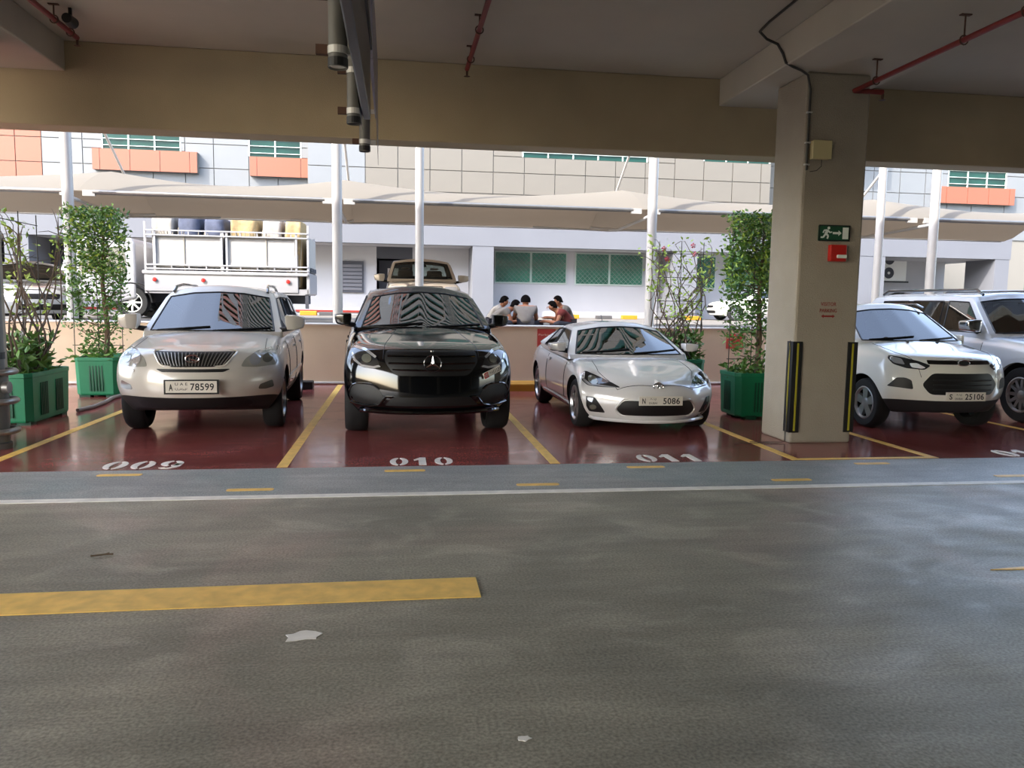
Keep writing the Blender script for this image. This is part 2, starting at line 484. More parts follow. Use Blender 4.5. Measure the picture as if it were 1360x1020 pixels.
def plate_on(parent, loc, w, h, parts, rx=0, ry=0, frame=False, red=None):
    p = obj('number_plate', B(-w/2, w/2, -.006, .012, -h/2, h/2), 'plate', parent)
    p.location = loc; p.rotation_euler = (rx, ry, 0)
    if frame: obj('plate_frame', MB().box(-w/2-.02, w/2+.02, .0, .02, -h/2-.018, -h/2).box(-w/2-.02, w/2+.02, .0, .02, h/2, h/2+.015).box(-w/2-.02, -w/2, .0, .02, -h/2, h/2).box(w/2, w/2+.02, .0, .02, -h/2, h/2), 'black', p)
    if red:
        obj('plate_band', B(red[0], red[1], -.009, -.006, -h/2, h/2), 'plate_red', p)
    items = []; reds = []
    for s, cx, cz, tw, th_, o in parts:
        me = text_mesh(s, tw, th_, o)
        if me: (reds if s == '17' else items).append((me, Matrix.Translation((cx, -.0065 if s != '17' else -.0095, cz))))
    if items: obj('plate_lettering', join_meshes(items), 'ink', p)
    if reds: obj('plate_code', join_meshes(reds), 'plate', p)
    return p
def make_car(sp, name, label, group=None):
    L, W, fo, WB, r = sp['L'], sp['W'], sp['fo'], sp['WB'], sp['r']
    hw = W/2; y0 = fo+WB/2; paint = sp['paint']
    st = sp['st']; cols = [-1, -.74, -.38, 0, .38, .74, 1]; nk = 5; ni = len(st)
    yn = sp['nose']; sw = sp['sweep']; z12 = sp.get('z12', (.34, .55)); zb = sp.get('zb', .22); fr = sp.get('frow', (.84, .96, 1., .985))
    zfront = sp['zfront']
    gy0, gy1 = sp['gh'][0][0], sp['gh'][-1][0]
    def pos(i, j, k):
        y, zt, zc, ws, wt = st[i]; c = cols[j]
        f = fr[k] if k < 4 else wt
        if k == 4 and ws*wt*hw < 0: f = wt
        x = c*hw*ws*f
        z = (zb, z12[0], z12[1], zt-sp.get('d3', .13), zt)[k] if i > 0 else zfront[k]
        if k == 4: z += (zc-zt)*(1-abs(c)**2.2)
        if i == 0: y = yn[k]+sw*abs(c)**sp.get('swp', 2.2)
        elif i == ni-1: y = L-.12*abs(c)**2-(.0, .03, .0, .02, .10)[k]
        elif i == 1 and k == 4: y = y+sp.get('sw1', 0)*abs(c)**2
        return (x, y, z)
    def reg(kind, i, j, k):
        if kind == 'bottom': return 2
        if kind == 'top' and st[i][0] >= sp['cowl']-1e-6 and st[i+1][0] <= sp['deck']+1e-6: return 1
        if kind == 'side' and k == 0 and sp.get('clad', True): return 2
        if kind == 'front' and k == 0 and sp.get('clad', True): return 2
        return 0
    def crease(a, b):
        if a[2] == 4 and b[2] == 4 and a[1] == b[1] and a[1] in (0, 6): return sp.get('cr', .25)
        if a[2] == 0 and b[2] == 0: return .5
        return 0
    cage = lattice(ni, 7, nk, pos, reg, crease)
    cut = []
    for ya in (fo, fo+WB):
        for s in (-1, 1):
            mb = MB().lathe([(0, s*(hw-.34)), (r+sp.get('gap', .05), s*(hw-.34)), (r+sp.get('gap', .05), s*(hw+.2)), (0, s*(hw+.2))], 40, 'x', (0, ya, r+.01))
            me = mb.mesh('cut'); bm = bmesh.new(); bm.from_mesh(me); bmesh.ops.remove_doubles(bm, verts=bm.verts, dist=1e-5); bmesh.ops.recalc_face_normals(bm, faces=bm.faces); bm.to_mesh(me); bm.free()
            setmat(me, 'arch'); o = bpy.data.objects.new('cut', me); COL.objects.link(o); cut.append(o)
    lv = sp.get('level', 3)
    body = subsurf(cage, [paint, 'interior', sp.get('cladmat', 'dark_plastic')], lv, cut)
    for o in cut: bpy.data.objects.remove(o)
    bvh = BVHTree.FromPolygons([v.co for v in body.vertices], [tuple(p.vertices) for p in body.polygons])
    root = thing(name, label, 'car', (0, 0, 0), 0, group)
    def part(nm, mb, m, sm=40, bevel=0, parent=None):
        o = obj(nm, mb, m, parent or root, sm=sm, bevel=bevel)
        if not parent: o.location = (0, -y0, 0)
        return o
    nmz = {paint: 'body', 'interior': 'dashboard_deck', sp.get('cladmat', 'dark_plastic'): 'underbody', 'arch': 'wheel_arch_lining'}
    bodyobj = None
    for mn, mb in split(body).items():
        if mn == paint: bodyobj = part(nmz[mn], mb, mn, sm=50)
        else:
            for g in islands(mb): part(nmz[mn], g, mn, sm=50)
    # greenhouse
    G = sp['gh']; gi = len(G); gc = [-1, -.90, -.45, 0, .45, .90, 1]; T = (0, .07, .87, 1)
    gb, gt, zrc = sp['gb'], sp['gt'], sp['zrc']
    def gpos(i, j, k):
        yb, yt, zb_, zt_ = G[i][:4]; wb = gb*(G[i][4] if len(G[i]) > 4 else 1); wt = gt*(G[i][5] if len(G[i]) > 5 else 1)
        t = T[k]; c = gc[j]; bul = .05*math.sin(math.pi*t)
        x = c*(wb+(wt-wb)*t+bul*.6); y = yb+(yt-yb)*t; z = zb_+(zt_-zb_)*t
        if k == 0: z -= .04
        if i == 0: y -= (sp['wsw']*(1-t*.5))*(1-abs(c)**2.2)-sp['wsw']*.5
        if i == gi-1: y += .1*(1-c*c)
        z += (zrc-zt_)*(1-abs(c)**2.2)*sp.get('roofk', (lambda i: 1))(i)*t**1.5
        return (x, y, z)
    win = sp['win']; pil = sp.get('pil', ())
    def greg(kind, i, j, k):
        if k == 1:
            if kind == 'front' and 1 <= j <= 4: return 1
            if kind == 'rear' and 1 <= j <= 4: return 1
            if kind == 'side':
                if i in win: return 1
                if i in pil: return 2
        if kind == 'bottom': return 3
        if kind == 'top' and sp.get('roofmat') and 1 <= j <= 4 and i > 0: return 4
        return 0
    def gcrease(a, b):
        if a[2] == 0 and b[2] == 0: return 1
        if a[2] == b[2] and a[2] in (1, 2): return .85
        if a[0] == b[0] and {a[2], b[2]} == {1, 2}: return .85
        if a[2] == b[2] == 3: return .35
        return 0
    gm = subsurf(lattice(gi, 7, 4, gpos, greg, gcrease), [paint, 'car_glass' if not sp.get('clear') else 'clear_glass', 'black_gloss', 'interior', sp.get('roofmat', 'black')], min(lv, 3))
    gbvh = BVHTree.FromPolygons([v.co for v in gm.vertices], [tuple(p.vertices) for p in gm.polygons])
    for mn, mb in split(gm).items():
        if 'glass' in mn and mn != 'black_gloss':
            for g in islands(mb):
                cx = sum(v[0] for v in g.v)/len(g.v); cy = sum(v[1] for v in g.v)/len(g.v)
                nm = 'side_window' if abs(cx) > .3*hw else ('windshield' if cy < (gy0+gy1)/2 else 'rear_window')
                o = part(nm, g, mn, sm=60)
                t = MB()
                for lp in boundary_loops(g): t.tube(lp, sp.get('seal', .011), 5, closed=True)
                part('window_seal', t, 'black', sm=60, parent=o)
        elif mn == 'interior': part('headliner_base', mb, mn)
        elif mn == 'black_gloss':
            for g in islands(mb): part('door_pillar', g, mn)
        elif mn == paint: part('roof', mb, mn, sm=50)
        else: part('roof_panel', mb, mn, sm=50)
    # wheels
    tw = sp.get('tw', .225)
    ty, rm, bd = wheel_parts(r, tw, sp['rr'], *sp['spokes'])
    for ya in (fo, fo+WB):
        for s in (-1, 1):
            w = obj('tyre', ty, None, root); w.location = (s*(hw-tw/2-.02), ya-y0, r); w.rotation_euler = (0, 0, 0 if s > 0 else math.pi)
            obj('rim', rm, None, w); obj('brake_disc', bd, None, w)
    # interior
    if sp.get('seats', True):
        zt = G[1][2]; zs = zt-.05; ys = sp.get('seaty', gy0+1.15)
        for s in (-1, 1):
            sb = part('seat_back', MB().add([(s*.38+a*.22*(1-.12*(c > 0)), ys+.06*b+.12*(c > 0), zs+(.34 if c > 0 else 0)) for a in (-1, 1) for b in (-1, 1) for c in (-1, 1)], [(0, 1, 3, 2), (4, 6, 7, 5), (0, 4, 5, 1), (2, 3, 7, 6), (0, 2, 6, 4), (1, 5, 7, 3)]), sp.get('seatmat', 'seat_dark'), bevel=.04)
            part('headrest', B(s*.38-.11, s*.38+.11, ys+.10, ys+.19, zs+.36, zs+.36+min(.15, max(.05, G[1][3]-zs-.50))), sp.get('seatmat', 'seat_dark'), bevel=.03, parent=sb)
        part('dashboard', B(-gb*.84, gb*.84, gy0+.12, gy0+.42, zt-.1, zt+.045), 'interior', bevel=.04)
        sx = sp.get('drv', 1)*.38
        part('steering_wheel', MB().tube([(sx+.18*math.cos(q*math.pi/10), gy0+.52+.05*math.sin(q*math.pi/10), zt+.03+.16*math.sin(q*math.pi/10)) for q in range(20)], .014, 6, closed=True).box(sx-.17, sx+.17, gy0+.51, gy0+.53, zt+.01, zt+.05), 'black', sm=60)
        mzz = G[0][3]-.10; part('rear_view_mirror', B(-.12, .12, G[0][1]-.16, G[0][1]-.14, mzz-.03, mzz+.03), 'black', bevel=.01)
    # wing mirrors
    if sp.get('mir'):
        my, mz, mw, mh, mx = sp['mir']
        for s in (-1, 1):
            cg = lattice(3, 3, 3, lambda i, j, k: (s*(mx+mw/2)+(j-1)*mw/2*(1.1 if k > 0 else .9), my+(0, .09, .2)[i]+(.05 if (j-1)*s > 0 else 0), mz+(k-1)*mh/2*(1.1, 1.15, 1.1)[i]*(.75 if (j-1)*s > 0 else 1)), lambda *a: 0, lambda a, b: .45)
            m = part('wing_mirror', split(subsurf(cg, [sp.get('mirmat', paint)], 2))[sp.get('mirmat', paint)], sp.get('mirmat', paint), sm=60)
            part('mirror_foot', MB().tube([(s*(mx-.12), my+.16, mz-mh*.62), (s*(mx+mw*.35), my+.12, mz-mh*.42)], [.035, .03], 8), 'black', parent=m)
            if sp.get('mirbase'): part('mirror_underside', MB().prism(rpoly([(s*(mx+.01), my+.02), (s*(mx+mw*.95), my+.05), (s*(mx+mw*.95), my+.2), (s*(mx+.01), my+.2)], .02), mz-mh*.56, mz-mh*.40), 'black', parent=m)
    # wipers
    gz = G[0][2]
    for x1, x2, dz in ((-.62, -.02, .05), (.02, .66, .04)):
        pts = []
        for q in range(7):
            x = (x1+(x2-x1)*q/6)*gb/.8; hit = gbvh.ray_cast(Vector((x, -3, gz+.05+dz*q/6)), Vector((0, 1, 0)))[0]
            if hit: pts.append(hit-Vector((0, .015, 0)))
        if len(pts) > 2: part('wiper', MB().tube(pts, .011, 5), 'black')
    def seam(pts, d='s', side=1, w=.006, nm='panel_seam', m='black'):
        out = []
        D = {'f': Vector((0, 1, 0)), 't': Vector((0, 0, -1)), 's': Vector((-side, 0, 0))}[d]
        for a, b in zip(pts, pts[1:]):
            for q in range(9):
                p = (a[0]+(b[0]-a[0])*q/8, a[1]+(b[1]-a[1])*q/8)
                o = {'f': Vector((p[0], -3, p[1])), 't': Vector((p[0], p[1], 4)), 's': Vector((side*3, p[0], p[1]))}[d]
                h = bvh.ray_cast(o, D)[0]
                if h: out.append(h)
        if len(out) > 2: return part(nm, MB().tube(out, w, 5), m)
    sp['fix'](root, part, bvh, seam, bodyobj, gbvh)
    if sp.get('doors'):
        for s in (-1, 1):
            zs = sp.get('sill', .36)
            for d0, d1, zt_, in sp['doors']:
                seam([(d0, zt_), (d0, zs+.1), (d0+.05, zs), (d1, zs), (d1, zt_)], 's', s)
                hy = d1-.22; hz = zt_-sp.get('hz', .1)
                part('door_handle', patch(bvh, rpoly([(hy, hz-.018), (hy+.17, hz-.012), (hy+.17, hz+.014), (hy, hz+.018)], .012), 's', .022, .01, .05, s), paint if not sp.get('handle') else sp['handle'])
    return root
def place(o, x, y, z=0, rz=0): o.location = (x, y, z); o.rotation_euler = (0, 0, rz); return o
# ---------------------------------------------------------------- the garage shell
def struct(name, mb, m, label=None, parent=None, **k): return tag(obj(name, mb, m, parent, **k), label, kind='structure' if not parent else None)
struct('ground', B(-160, 160, -160, 160, -.6, -.32), 'asphalt')
struct('floor', B(-11, 40, -16, 15.0, -.3, 0), 'floor_grey')
struct('floor_band', B(-11, 40, 6.40, 7.45, 0, .002), 'floor_band')
struct('floor_bay_coating', B(-11, 40, 7.45, 15.0, 0, .003), 'floor_red')
struct('ceiling', B(-11, 40, -16, 10.5, 4.55, 4.95), 'ceiling')
struct('wall_upper_sun_block', MB().box(-24, 40, 10.1, 10.5, 4.95, 12.6).box(-11, 40, -16, -15.6, 4.95, 12.6).box(-11, 40, -15.6, 10.1, 12.3, 12.6), 'white_wall')  # upper storeys, unseen; left overrun added to keep sun off the low wall
struct('wall_rear_light_block', B(-11, 40, -16.4, -16, -.3, 4.95), 'rear_light_block')  # unseen wall, added to cut the light from behind
struct('wall_left_light_block', MB().box(-11.3, -11, -16, -14, -.3, 4.95).box(-11.3, -11, -14, 15, -.3, .9), 'parapet')  # unseen wall, added to block sunlit ground and light from the side
struct('edge_beam', B(-11, 40, 10.1, 10.5, 3.58, 4.55), 'beam', bevel=.015)
for x0, x1 in ((4.16, 5.62), (-5.31, -3.87), (13.6, 15.06), (23.1, 24.5)):
    struct('ceiling_beam', B(x0, x1, -16, 10.1, 4.20, 4.55), 'ceiling', bevel=.015)
def column(x0, y0):
    return struct('column', B(x0, x0+.77, y0, y0+.72, 0, 4.20), 'column', bevel=.03)
main_col = column(4.50, 8.43)
for x in (-4.98, 14.0, 23.4): column(x, 8.43)
for x in (-4.98, 4.50, 14.0, 23.4): column(x, -13)
struct('wall_back', B(-30, 40, 15.0, 15.28, -.3, 1.12), 'parapet')
struct('trim_1', B(-30, 40, 14.97, 15.32, 1.12, 1.15), 'white_trim', bevel=.008)
struct('baseboard_back', B(-30, 40, 14.96, 15.0, .015, .055), 'white_trim', bevel=.01)
struct('ground_yard', B(-90, 110, 15.28, 120, -.32, .95), 'asphalt')
# ---- paint on the floor
def marking(name, poly, m, label, group=None, z=.005, z0=0.):
    return tag(obj(name, MB().prism(poly, z0, z), m), label, 'floor marking', group)
def rect(x0, x1, y0, y1): return [(x0, y0), (x1, y0), (x1, y1), (x0, y1)]
marking('aisle_line', rect(-11, 40, 6.30, 6.40), 'white_line', 'long white painted line along the edge of the drive aisle')
for x, lab in ((-3.82, 'yellow bay line running past the green planters beside space 009'), (-1.10, 'yellow bay line between the white SUV and the black coupe SUV'), (1.53, 'yellow bay line between the black coupe SUV and the silver sports coupe'), (8.27, 'yellow bay line between the two white SUVs beyond the pillar')):
    marking('bay_line', rect(x-.05, x+.05, 7.47, 14.9), 'yellow_line', lab, 'yellow bay lines')
tag(obj('pillar_box_line', MB().box(4.04, 4.14, 7.47, 10.2, 0, .005).box(5.61, 5.71, 7.47, 10.2, 0, .005).box(4.14, 5.61, 7.47, 7.55, 0, .005), 'yellow_line'), 'yellow painted outline around the foot of the pillar', 'floor marking')
dl = {-2.47: 'nearest the number 009', -1.23: 'at the end of the bay line beside the pearl SUV',   .05: 'in front of the black coupe SUV', 1.20: 'at the end of the bay line beside the silver coupe', 2.39: 'under the number of the silver coupe', 3.57: 'on the grey strip between number 011 and the pillar', 4.79: 'in front of the pillar', 5.84: 'on the grey strip right beside the pillar box'}
for i, x in enumerate(dl):
    y = 7.25 if i % 2 == 0 else 6.60
    marking('dash_mark', rpoly(rect(x-.19, x+.19, y-.04, y+.04), .03), 'yellow_line', 'short worn yellow dash '+dl[x], 'short yellow dashes on the grey strip')
marking('aisle_band', rect(-7.5, .435, 4.04, 4.34), 'yellow_line', 'broad yellow band painted across the near drive aisle')
marking('arrow_tip', [(3.58, 4.16), (4.1, 4.13), (7, 4.05), (7, 4.32), (4.1, 4.22)], 'yellow_line', 'pointed yellow arrow tip lying alone on the aisle floor')
def stencil(ch, x, y, w, h):
    t = .32*w; mb = MB()
    def arc(a0, a1, cx, cy, rx, ry, n=10, tt=t):
        o = [(cx+rx*math.cos(a), cy+ry*math.sin(a)) for a in [a0+(a1-a0)*k/n for k in range(n+1)]]
        i = [(cx+(rx-tt)*math.cos(a), cy+(ry-tt*.55)*math.sin(a)) for a in [a0+(a1-a0)*k/n for k in range(n+1)]]
        for k in range(n): mb.prism([o[k], o[k+1], i[k+1], i[k]], 0, .006)
    if ch == '0':
        arc(-math.pi/2+.16, math.pi/2-.16, x+w/2, y+h/2, w/2, h/2); arc(math.pi/2+.16, 3*math.pi/2-.16, x+w/2, y+h/2, w/2, h/2)
    elif ch == '1':
        mb.prism([(x+w*.35, y), (x+w*.75, y), (x+w*.75, y+h), (x+w*.42, y+h), (x+w*.08, y+h*.72), (x+w*.12, y+h*.6), (x+w*.35, y+h*.7)], 0, .006)
    elif ch == '9':
        arc(-math.pi/2+.2, math.pi/2-.16, x+w/2, y+h*.66, w/2, h*.34); arc(math.pi/2+.16, 3*math.pi/2-.2, x+w/2, y+h*.66, w/2, h*.34)
        arc(-math.pi*.75, 0, x+w/2, y+h*.34, w/2, h*.34); mb.prism([(x+w-t, y+h*.34), (x+w, y+h*.34), (x+w, y+h*.62), (x+w-t, y+h*.6)], 0, .006)
    elif ch == '2':
        arc(-.3, math.pi, x+w/2, y+h*.68, w/2, h*.32); mb.prism([(x, y), (x+w, y), (x+w, y+h*.2), (x+w*.5, y+h*.2), (x+w, y+h*.58), (x+w*.7, y+h*.62), (x, y+h*.18)], 0, .006)
    return mb
for s, x0, wid, lab in (('009', -2.76, .74, 'the white SUV'), ('010', -.11, .66, 'the black coupe SUV'), ('011', 2.42, .72, 'the silver sports coupe'), ('012', 6.55, .72, 'the small white SUV by the pillar')):
    root = thing('bay_number', 'white stencilled number %s on the red floor before %s' % (s, lab), 'floor marking', (x0, 7.49, 0), 0, 'bay numbers')
    p = wid/3
    for k, ch in enumerate(s): obj('digit', stencil(ch, k*p+.015, 0, p*.82, .36), 'white_line', root)
for x, y, sc, lab in ((-.45, 3.64, .11, 'larger pale paint chip on the aisle beside the broad yellow band'), (.45, 2.66, .03, 'tiny pale paint chip alone on the near aisle floor')):
    q = [(x+sc*(1.1*math.cos(a)*(.5+.5*rng.random())), y+sc*.8*math.sin(a)*(.4+.6*rng.random())) for a in [k*2*math.pi/13 for k in range(13)]]
    marking('paint_chip', q, 'white_line', lab, z=.003)
tag(obj('twig', MB().tube([(-1.86, 4.92, .012), (-1.80, 4.94, .012), (-1.74, 4.95, .012)], .006, 5).tube([(-1.80, 4.94, .012), (-1.77, 4.97, .012)], .004, 5), 'bark'), 'small dark twig lying on the aisle floor', 'twig')
# ---- things on the pillar
YF = 8.43
def flat(name, parent, poly, y, d, m): return obj(name, MB().prism(poly, y-d, y, 'xz'), m, parent)
ex = thing('exit_sign', 'green emergency exit sign with running figure, arrow and door on the pillar', 'sign', (4.905, YF, 2.43))
obj('sign_panel', B(-.185, .185, -.03, 0, -.085, .085), 'sign_green', ex, bevel=.006)
obj('sign_border', MB().box(-.19, .19, -.034, -.028, .078, .09).box(-.19, .19, -.034, -.028, -.09, -.078).box(-.19, -.18, -.034, -.028, -.09, .09).box(.18, .19, -.034, -.028, -.09, .09), 'black', ex)
man = MB()
def limb(a, b, w, mb=man):
    a, b = Vector(a), Vector(b); d = (b-a).normalized(); n = Vector((-d.y, d.x))*w
    mb.prism([tuple(a+n), tuple(a-n), tuple(b-n), tuple(b+n)], -.034, -.03, 'xz')
man.prism(ell(-.072, .055, .016, .016, 12), -.034, -.03, 'xz')
limb((-.085, .035), (-.105, -.01), .016); limb((-.105, -.01), (-.075, -.03), .010); limb((-.075, -.03), (-.085, -.065), .009)
limb((-.108, -.01), (-.135, -.05), .010); limb((-.135, -.05), (-.165, -.05), .009); limb((-.085, .032), (-.055, .005), .008); limb((-.055, .005), (-.03, .012), .007); limb((-.09, .03), (-.125, .03), .008); limb((-.125, .03), (-.14, .0), .007)
obj('running_figure', man, 'sign_white', ex)
obj('arrow', MB().prism([(-.02, -.012), (.05, -.012), (.05, -.03), (.085, 0), (.05, .03), (.05, .012), (-.02, .012)], -.034, -.03, 'xz'), 'sign_white', ex)
obj('door_symbol', B(.1, .17, -.034, -.03, -.065, .065), 'sign_white', ex)
fa = thing('fire_alarm', 'red fire alarm sounder under the exit sign on the pillar', 'alarm', (4.95, YF, 2.205))
obj('housing', B(-.1, .1, -.07, 0, -.095, .095), 'alarm_red', fa, bevel=.012); obj('beacon', B(-.03, .09, -.095, -.07, -.06, -.02), 'sign_white', fa, bevel=.01)
vt = thing('stencil_text', 'red stencilled VISITOR PARKING with a double arrow on the pillar', 'lettering', (4.90, YF-.001, 1.55))
for t, z in (('VISITOR', .075), ('PARKING', 0.0)):
    o = obj('lettering', text_mesh(t, .19 if t[0] == 'V' else .21, .042, 0, .003), 'stencil_red', vt); o.location = (0, 0, z)
obj('double_arrow', MB().prism([(-.085, -.065), (-.055, -.045), (-.055, -.055), (.055, -.055), (.055, -.045), (.085, -.065), (.055, -.085), (.055, -.075), (-.055, -.075), (-.055, -.085)], -.003, 0, 'xz'), 'stencil_red', vt)
jb = thing('junction_box', 'cream junction box high on the pillar', 'junction box', (4.675, YF, 3.34))
obj('box', B(-.11, .11, -.08, 0, -.10, .10), 'cream_box', jb, bevel=.008); obj('lid', B(-.112, .112, -.086, -.078, -.102, .102), 'cream_box', jb, bevel=.004)
obj('lead', MB().tube([(.03, -.02, -.10), (.035, -.015, -.17), (-.02, -.012, -.22), (-.10, -.012, -.235)], .004, 5), 'black', jb)
for s, lab in ((-1, 'black rubber corner guard with yellow stripe facing the silver coupe'), (1, 'black rubber corner guard with yellow stripe facing the small white SUV')):
    c = thing('corner_guard', lab, 'corner guard', (4.885+s*.385, YF, .13), 0, 'pillar corner guards')
    obj('rubber', MB().prism([(s*-.10, -.018), (s*.018, -.018), (s*.018, .12), (s*0, .12), (s*0, 0), (s*-.10, 0)], 0, 1.06), 'black', c)
    obj('stripe', B(min(-s*.055, -s*.033), max(-s*.055, -s*.033), -.022, -.018, .02, 1.04), 'guard_yellow', c)
    obj('side_stripe', B(min(s*.018, s*.021), max(s*.018, s*.021), .045, .067, .02, 1.04), 'guard_yellow', c)
cb = thing('cable', 'dark cable looping from the ceiling over the beam down the pillar', 'cable', (4.53, YF, 3.1))
def rel(pts, o): return [tuple(Vector(p)-Vector(o)) for p in pts]
obj('wire', MB().tube(rel([(3.79, 5.6, 4.535), (3.79, 7.39, 4.535), (3.81, 8.0, 4.535), (3.84, 8.28, 4.53), (3.98, 8.40, 4.50), (4.12, 8.42, 4.46), (4.145, 8.34, 4.34), (4.145, 8.26, 4.22), (4.22, 8.26, 4.185), (4.38, 8.36, 4.18), (4.49, 8.41, 4.15), (4.53, 8.412, 4.0), (4.53, 8.412, 3.12)], (4.53, YF, 3.1)), .014, 6), 'wire', cb, sm=60)
for z in (3.75, 3.42, 3.18): obj('clip', B(-.03, .03, -.032, 0, z-3.1-.008, z-3.1+.008), 'galv', cb)
tag(obj('loose_wires', MB().tube([(4.47, 8.46, 1.2), (4.465, 8.5, .8), (4.47, 8.47, .3), (4.46, 8.44, .02), (4.35, 8.40, .012), (4.0, 8.42, .012), (3.82, 8.39, .012)], .004, 5).tube([(4.48, 8.5, .45), (4.46, 8.46, .02), (4.3, 8.48, .012), (4.05, 8.50, .012)], .004, 5), 'wire', None, sm=60), 'thin loose wires hanging at the foot of the pillar', 'wires')
# ---- sprinkler pipes under the ceiling
def sprinkler(name, label, pts, hang, top):
    t = thing(name, label, 'pipe', pts[0]); o = pts[0]
    obj('pipe', MB().tube(rel(pts, o), .028, 8), 'red_pipe', t, sm=50)
    for p in hang:
        q = Vector(p)-Vector(o); obj('hanger', MB().tube([(q.x, q.y, q.z), (q.x, q.y, top-o[2])], .008, 5).tube([(q.x+.04*math.cos(a), q.y, q.z+.04*math.sin(a)) for a in [k*math.pi/6 for k in range(12)]], .007, 5, closed=True).box(q.x-.05, q.x+.05, q.y-.02, q.y+.02, top-o[2]-.01, top-o[2]), 'rust', t)
    e = Vector(pts[0])-Vector(o); obj('nozzle', MB().lathe([(.0, -.09), (.04, -.085), (.012, -.075), (.015, -.02)], 10, 'z', tuple(e)), 'rust', t)
    return t
sprinkler('sprinkler_pipe', 'red sprinkler pipe with elbow end in front of the pillar', [(5.33, 8.30, 3.98), (4.99, 8.30, 3.98), (4.99, 6, 3.98), (4.99, -2, 3.98)], [(4.99, 7.9, 3.98), (4.99, 6.6, 3.98), (4.99, 5.9, 3.98)], 4.2)
sprinkler('sprinkler_pipe', 'red sprinkler pipe ending under the open ceiling near the hanging boards', [(.81, 9.8, 4.40), (.83, 7, 4.40), (.83, -2, 4.40)], [(.82, 9.4, 4.4), (.82, 8.4, 4.4)], 4.55)
sprinkler('sprinkler_pipe', 'red sprinkler pipe alongside the beam above the planters', [(-3.50, 9.48, 4.40), (-3.50, 7, 4.40), (-3.50, -2, 4.40)], [(-3.50, 9.3, 4.4), (-3.50, 8.9, 4.4)], 4.55)
lm = thing('spotlight', 'small black spotlight fixed under the ceiling by the sprinkler pipe', 'lamp', (-3.38, 9.0, 4.55))
obj('bracket', B(-.015, .015, -.015, .015, -.12, 0), 'black', lm); obj('head', MB().lathe([(0, -.1), (.05, -.1), (.06, .06), (.0, .06)], 14, 'y', (0, 0, -.13)), 'black', lm, sm=40)
# ---- hanging pipes and boards in the middle
for y, zb, lab in ((5.0, 2.98, 'dark hanging pipe with clamps next to the near hanging board'), (6.7, 3.02, 'dark hanging pipe with clamps between the two hanging boards'), (8.7, 3.17, 'dark hanging pipe with clamps at the far end of the boards')):
    t = thing('hanging_pipe', lab, 'pipe', (-.37, y, zb), 0, 'hanging pipes')
    obj('tube', MB().lathe([(.047, .01), (.057, .0), (.057, 4.55-zb), (0, 4.55-zb)], 20, 'z'), 'grey_pipe', t, sm=40)
    obj('end_cap', MB().lathe([(.0, .012), (.05, .012), (.05, .03)], 20, 'z'), 'plastic_white' if y < 6 else 'black', t)
    obj('end_band', MB().lathe([(.057, .005), (.061, .005), (.061, .055), (.057, .055)], 20, 'z'), 'black', t)
    for z in (.10, .42):
        c = obj('clamp', MB().lathe([(.057, z-.022), (.063, z-.022), (.063, z+.022), (.057, z+.022)], 20, 'z').box(.05, .12, -.012, .012, z-.02, z+.02), 'galv', t)
        obj('clamp_bolt', B(-.13, -.06, -.02, .02, z-.025, z+.03), 'rust', c)
hb = thing('hanging_board', 'dark hanging sign board seen edge-on under the ceiling', 'sign', (-.27, 5.0, 3.05))
obj('board', B(-.025, .035, -1.4, 1.65, .0, 1.35), 'dark_board', hb, bevel=.01)
obj('channel', B(.035, .05, -1.4, 1.65, .55, .62), 'black', hb)
obj('protective_film', MB().add([(-.05, -.9, .75), (-.028, 1.55, .10), (-.028, 1.6, -.10), (-.06, .6, .25), (-.075, -.9, .35)], [(0, 1, 3), (1, 2, 3), (0, 3, 4)]), 'film', hb)
hb = thing('hanging_board', 'pale bluish hanging sign board with torn pointed film, farther from the camera', 'sign', (-.24, 7.8, 3.1))
hb['label'] = 'pale bluish hanging sign board with torn pointed film near the edge beam'
obj('board', MB().prism([(-.75, .55), (.9, .42), (.9, 1.0), (-.75, 1.3)], -.02, .01, 'yz'), 'film', hb)
obj('torn_film', MB().prism([(-.75, .55), (.92, .42), (.92, -.06), (.86, -.02), (.3, .22)], .01, .013, 'yz'), 'film', hb)
# ---- drain pipe with guard at the left
dp = thing('drain_pipe', 'grey drain pipe ringed by tubular guard rails beside the bare planter', 'pipe', (-4.12, 8.66, 0))
obj('pipe', MB().lathe([(.125, 0), (.125, .06), (.105, .07), (.105, .45), (.115, .46), (.115, .75), (.09, .76), (.09, 2.5), (.09, 4.5)], 24, 'z'), 'grey_pipe', dp, sm=40)
obj('pipe_collar', MB().lathe([(.093, .93), (.098, .93), (.098, 1.0), (.093, 1.0)], 20, 'z'), 'black', dp)
for z in (.19, .50, .80):
    pts = [(-.25, -.12, z)]+[(.08+.10*math.cos(a), -.02+.16*math.sin(a), z) for a in [-math.pi/2+k*math.pi/10 for k in range(11)]]+[(-.25, .14, z)]
    obj('guard_rail', MB().tube(pts, .032, 10), 'steel', dp, sm=60)
obj('access_cap', MB().lathe([(0, .055), (.062, .055), (.062, 0), (0, 0)], 18, 'x', (.10, -.05, .64)), 'steel', dp, sm=40)
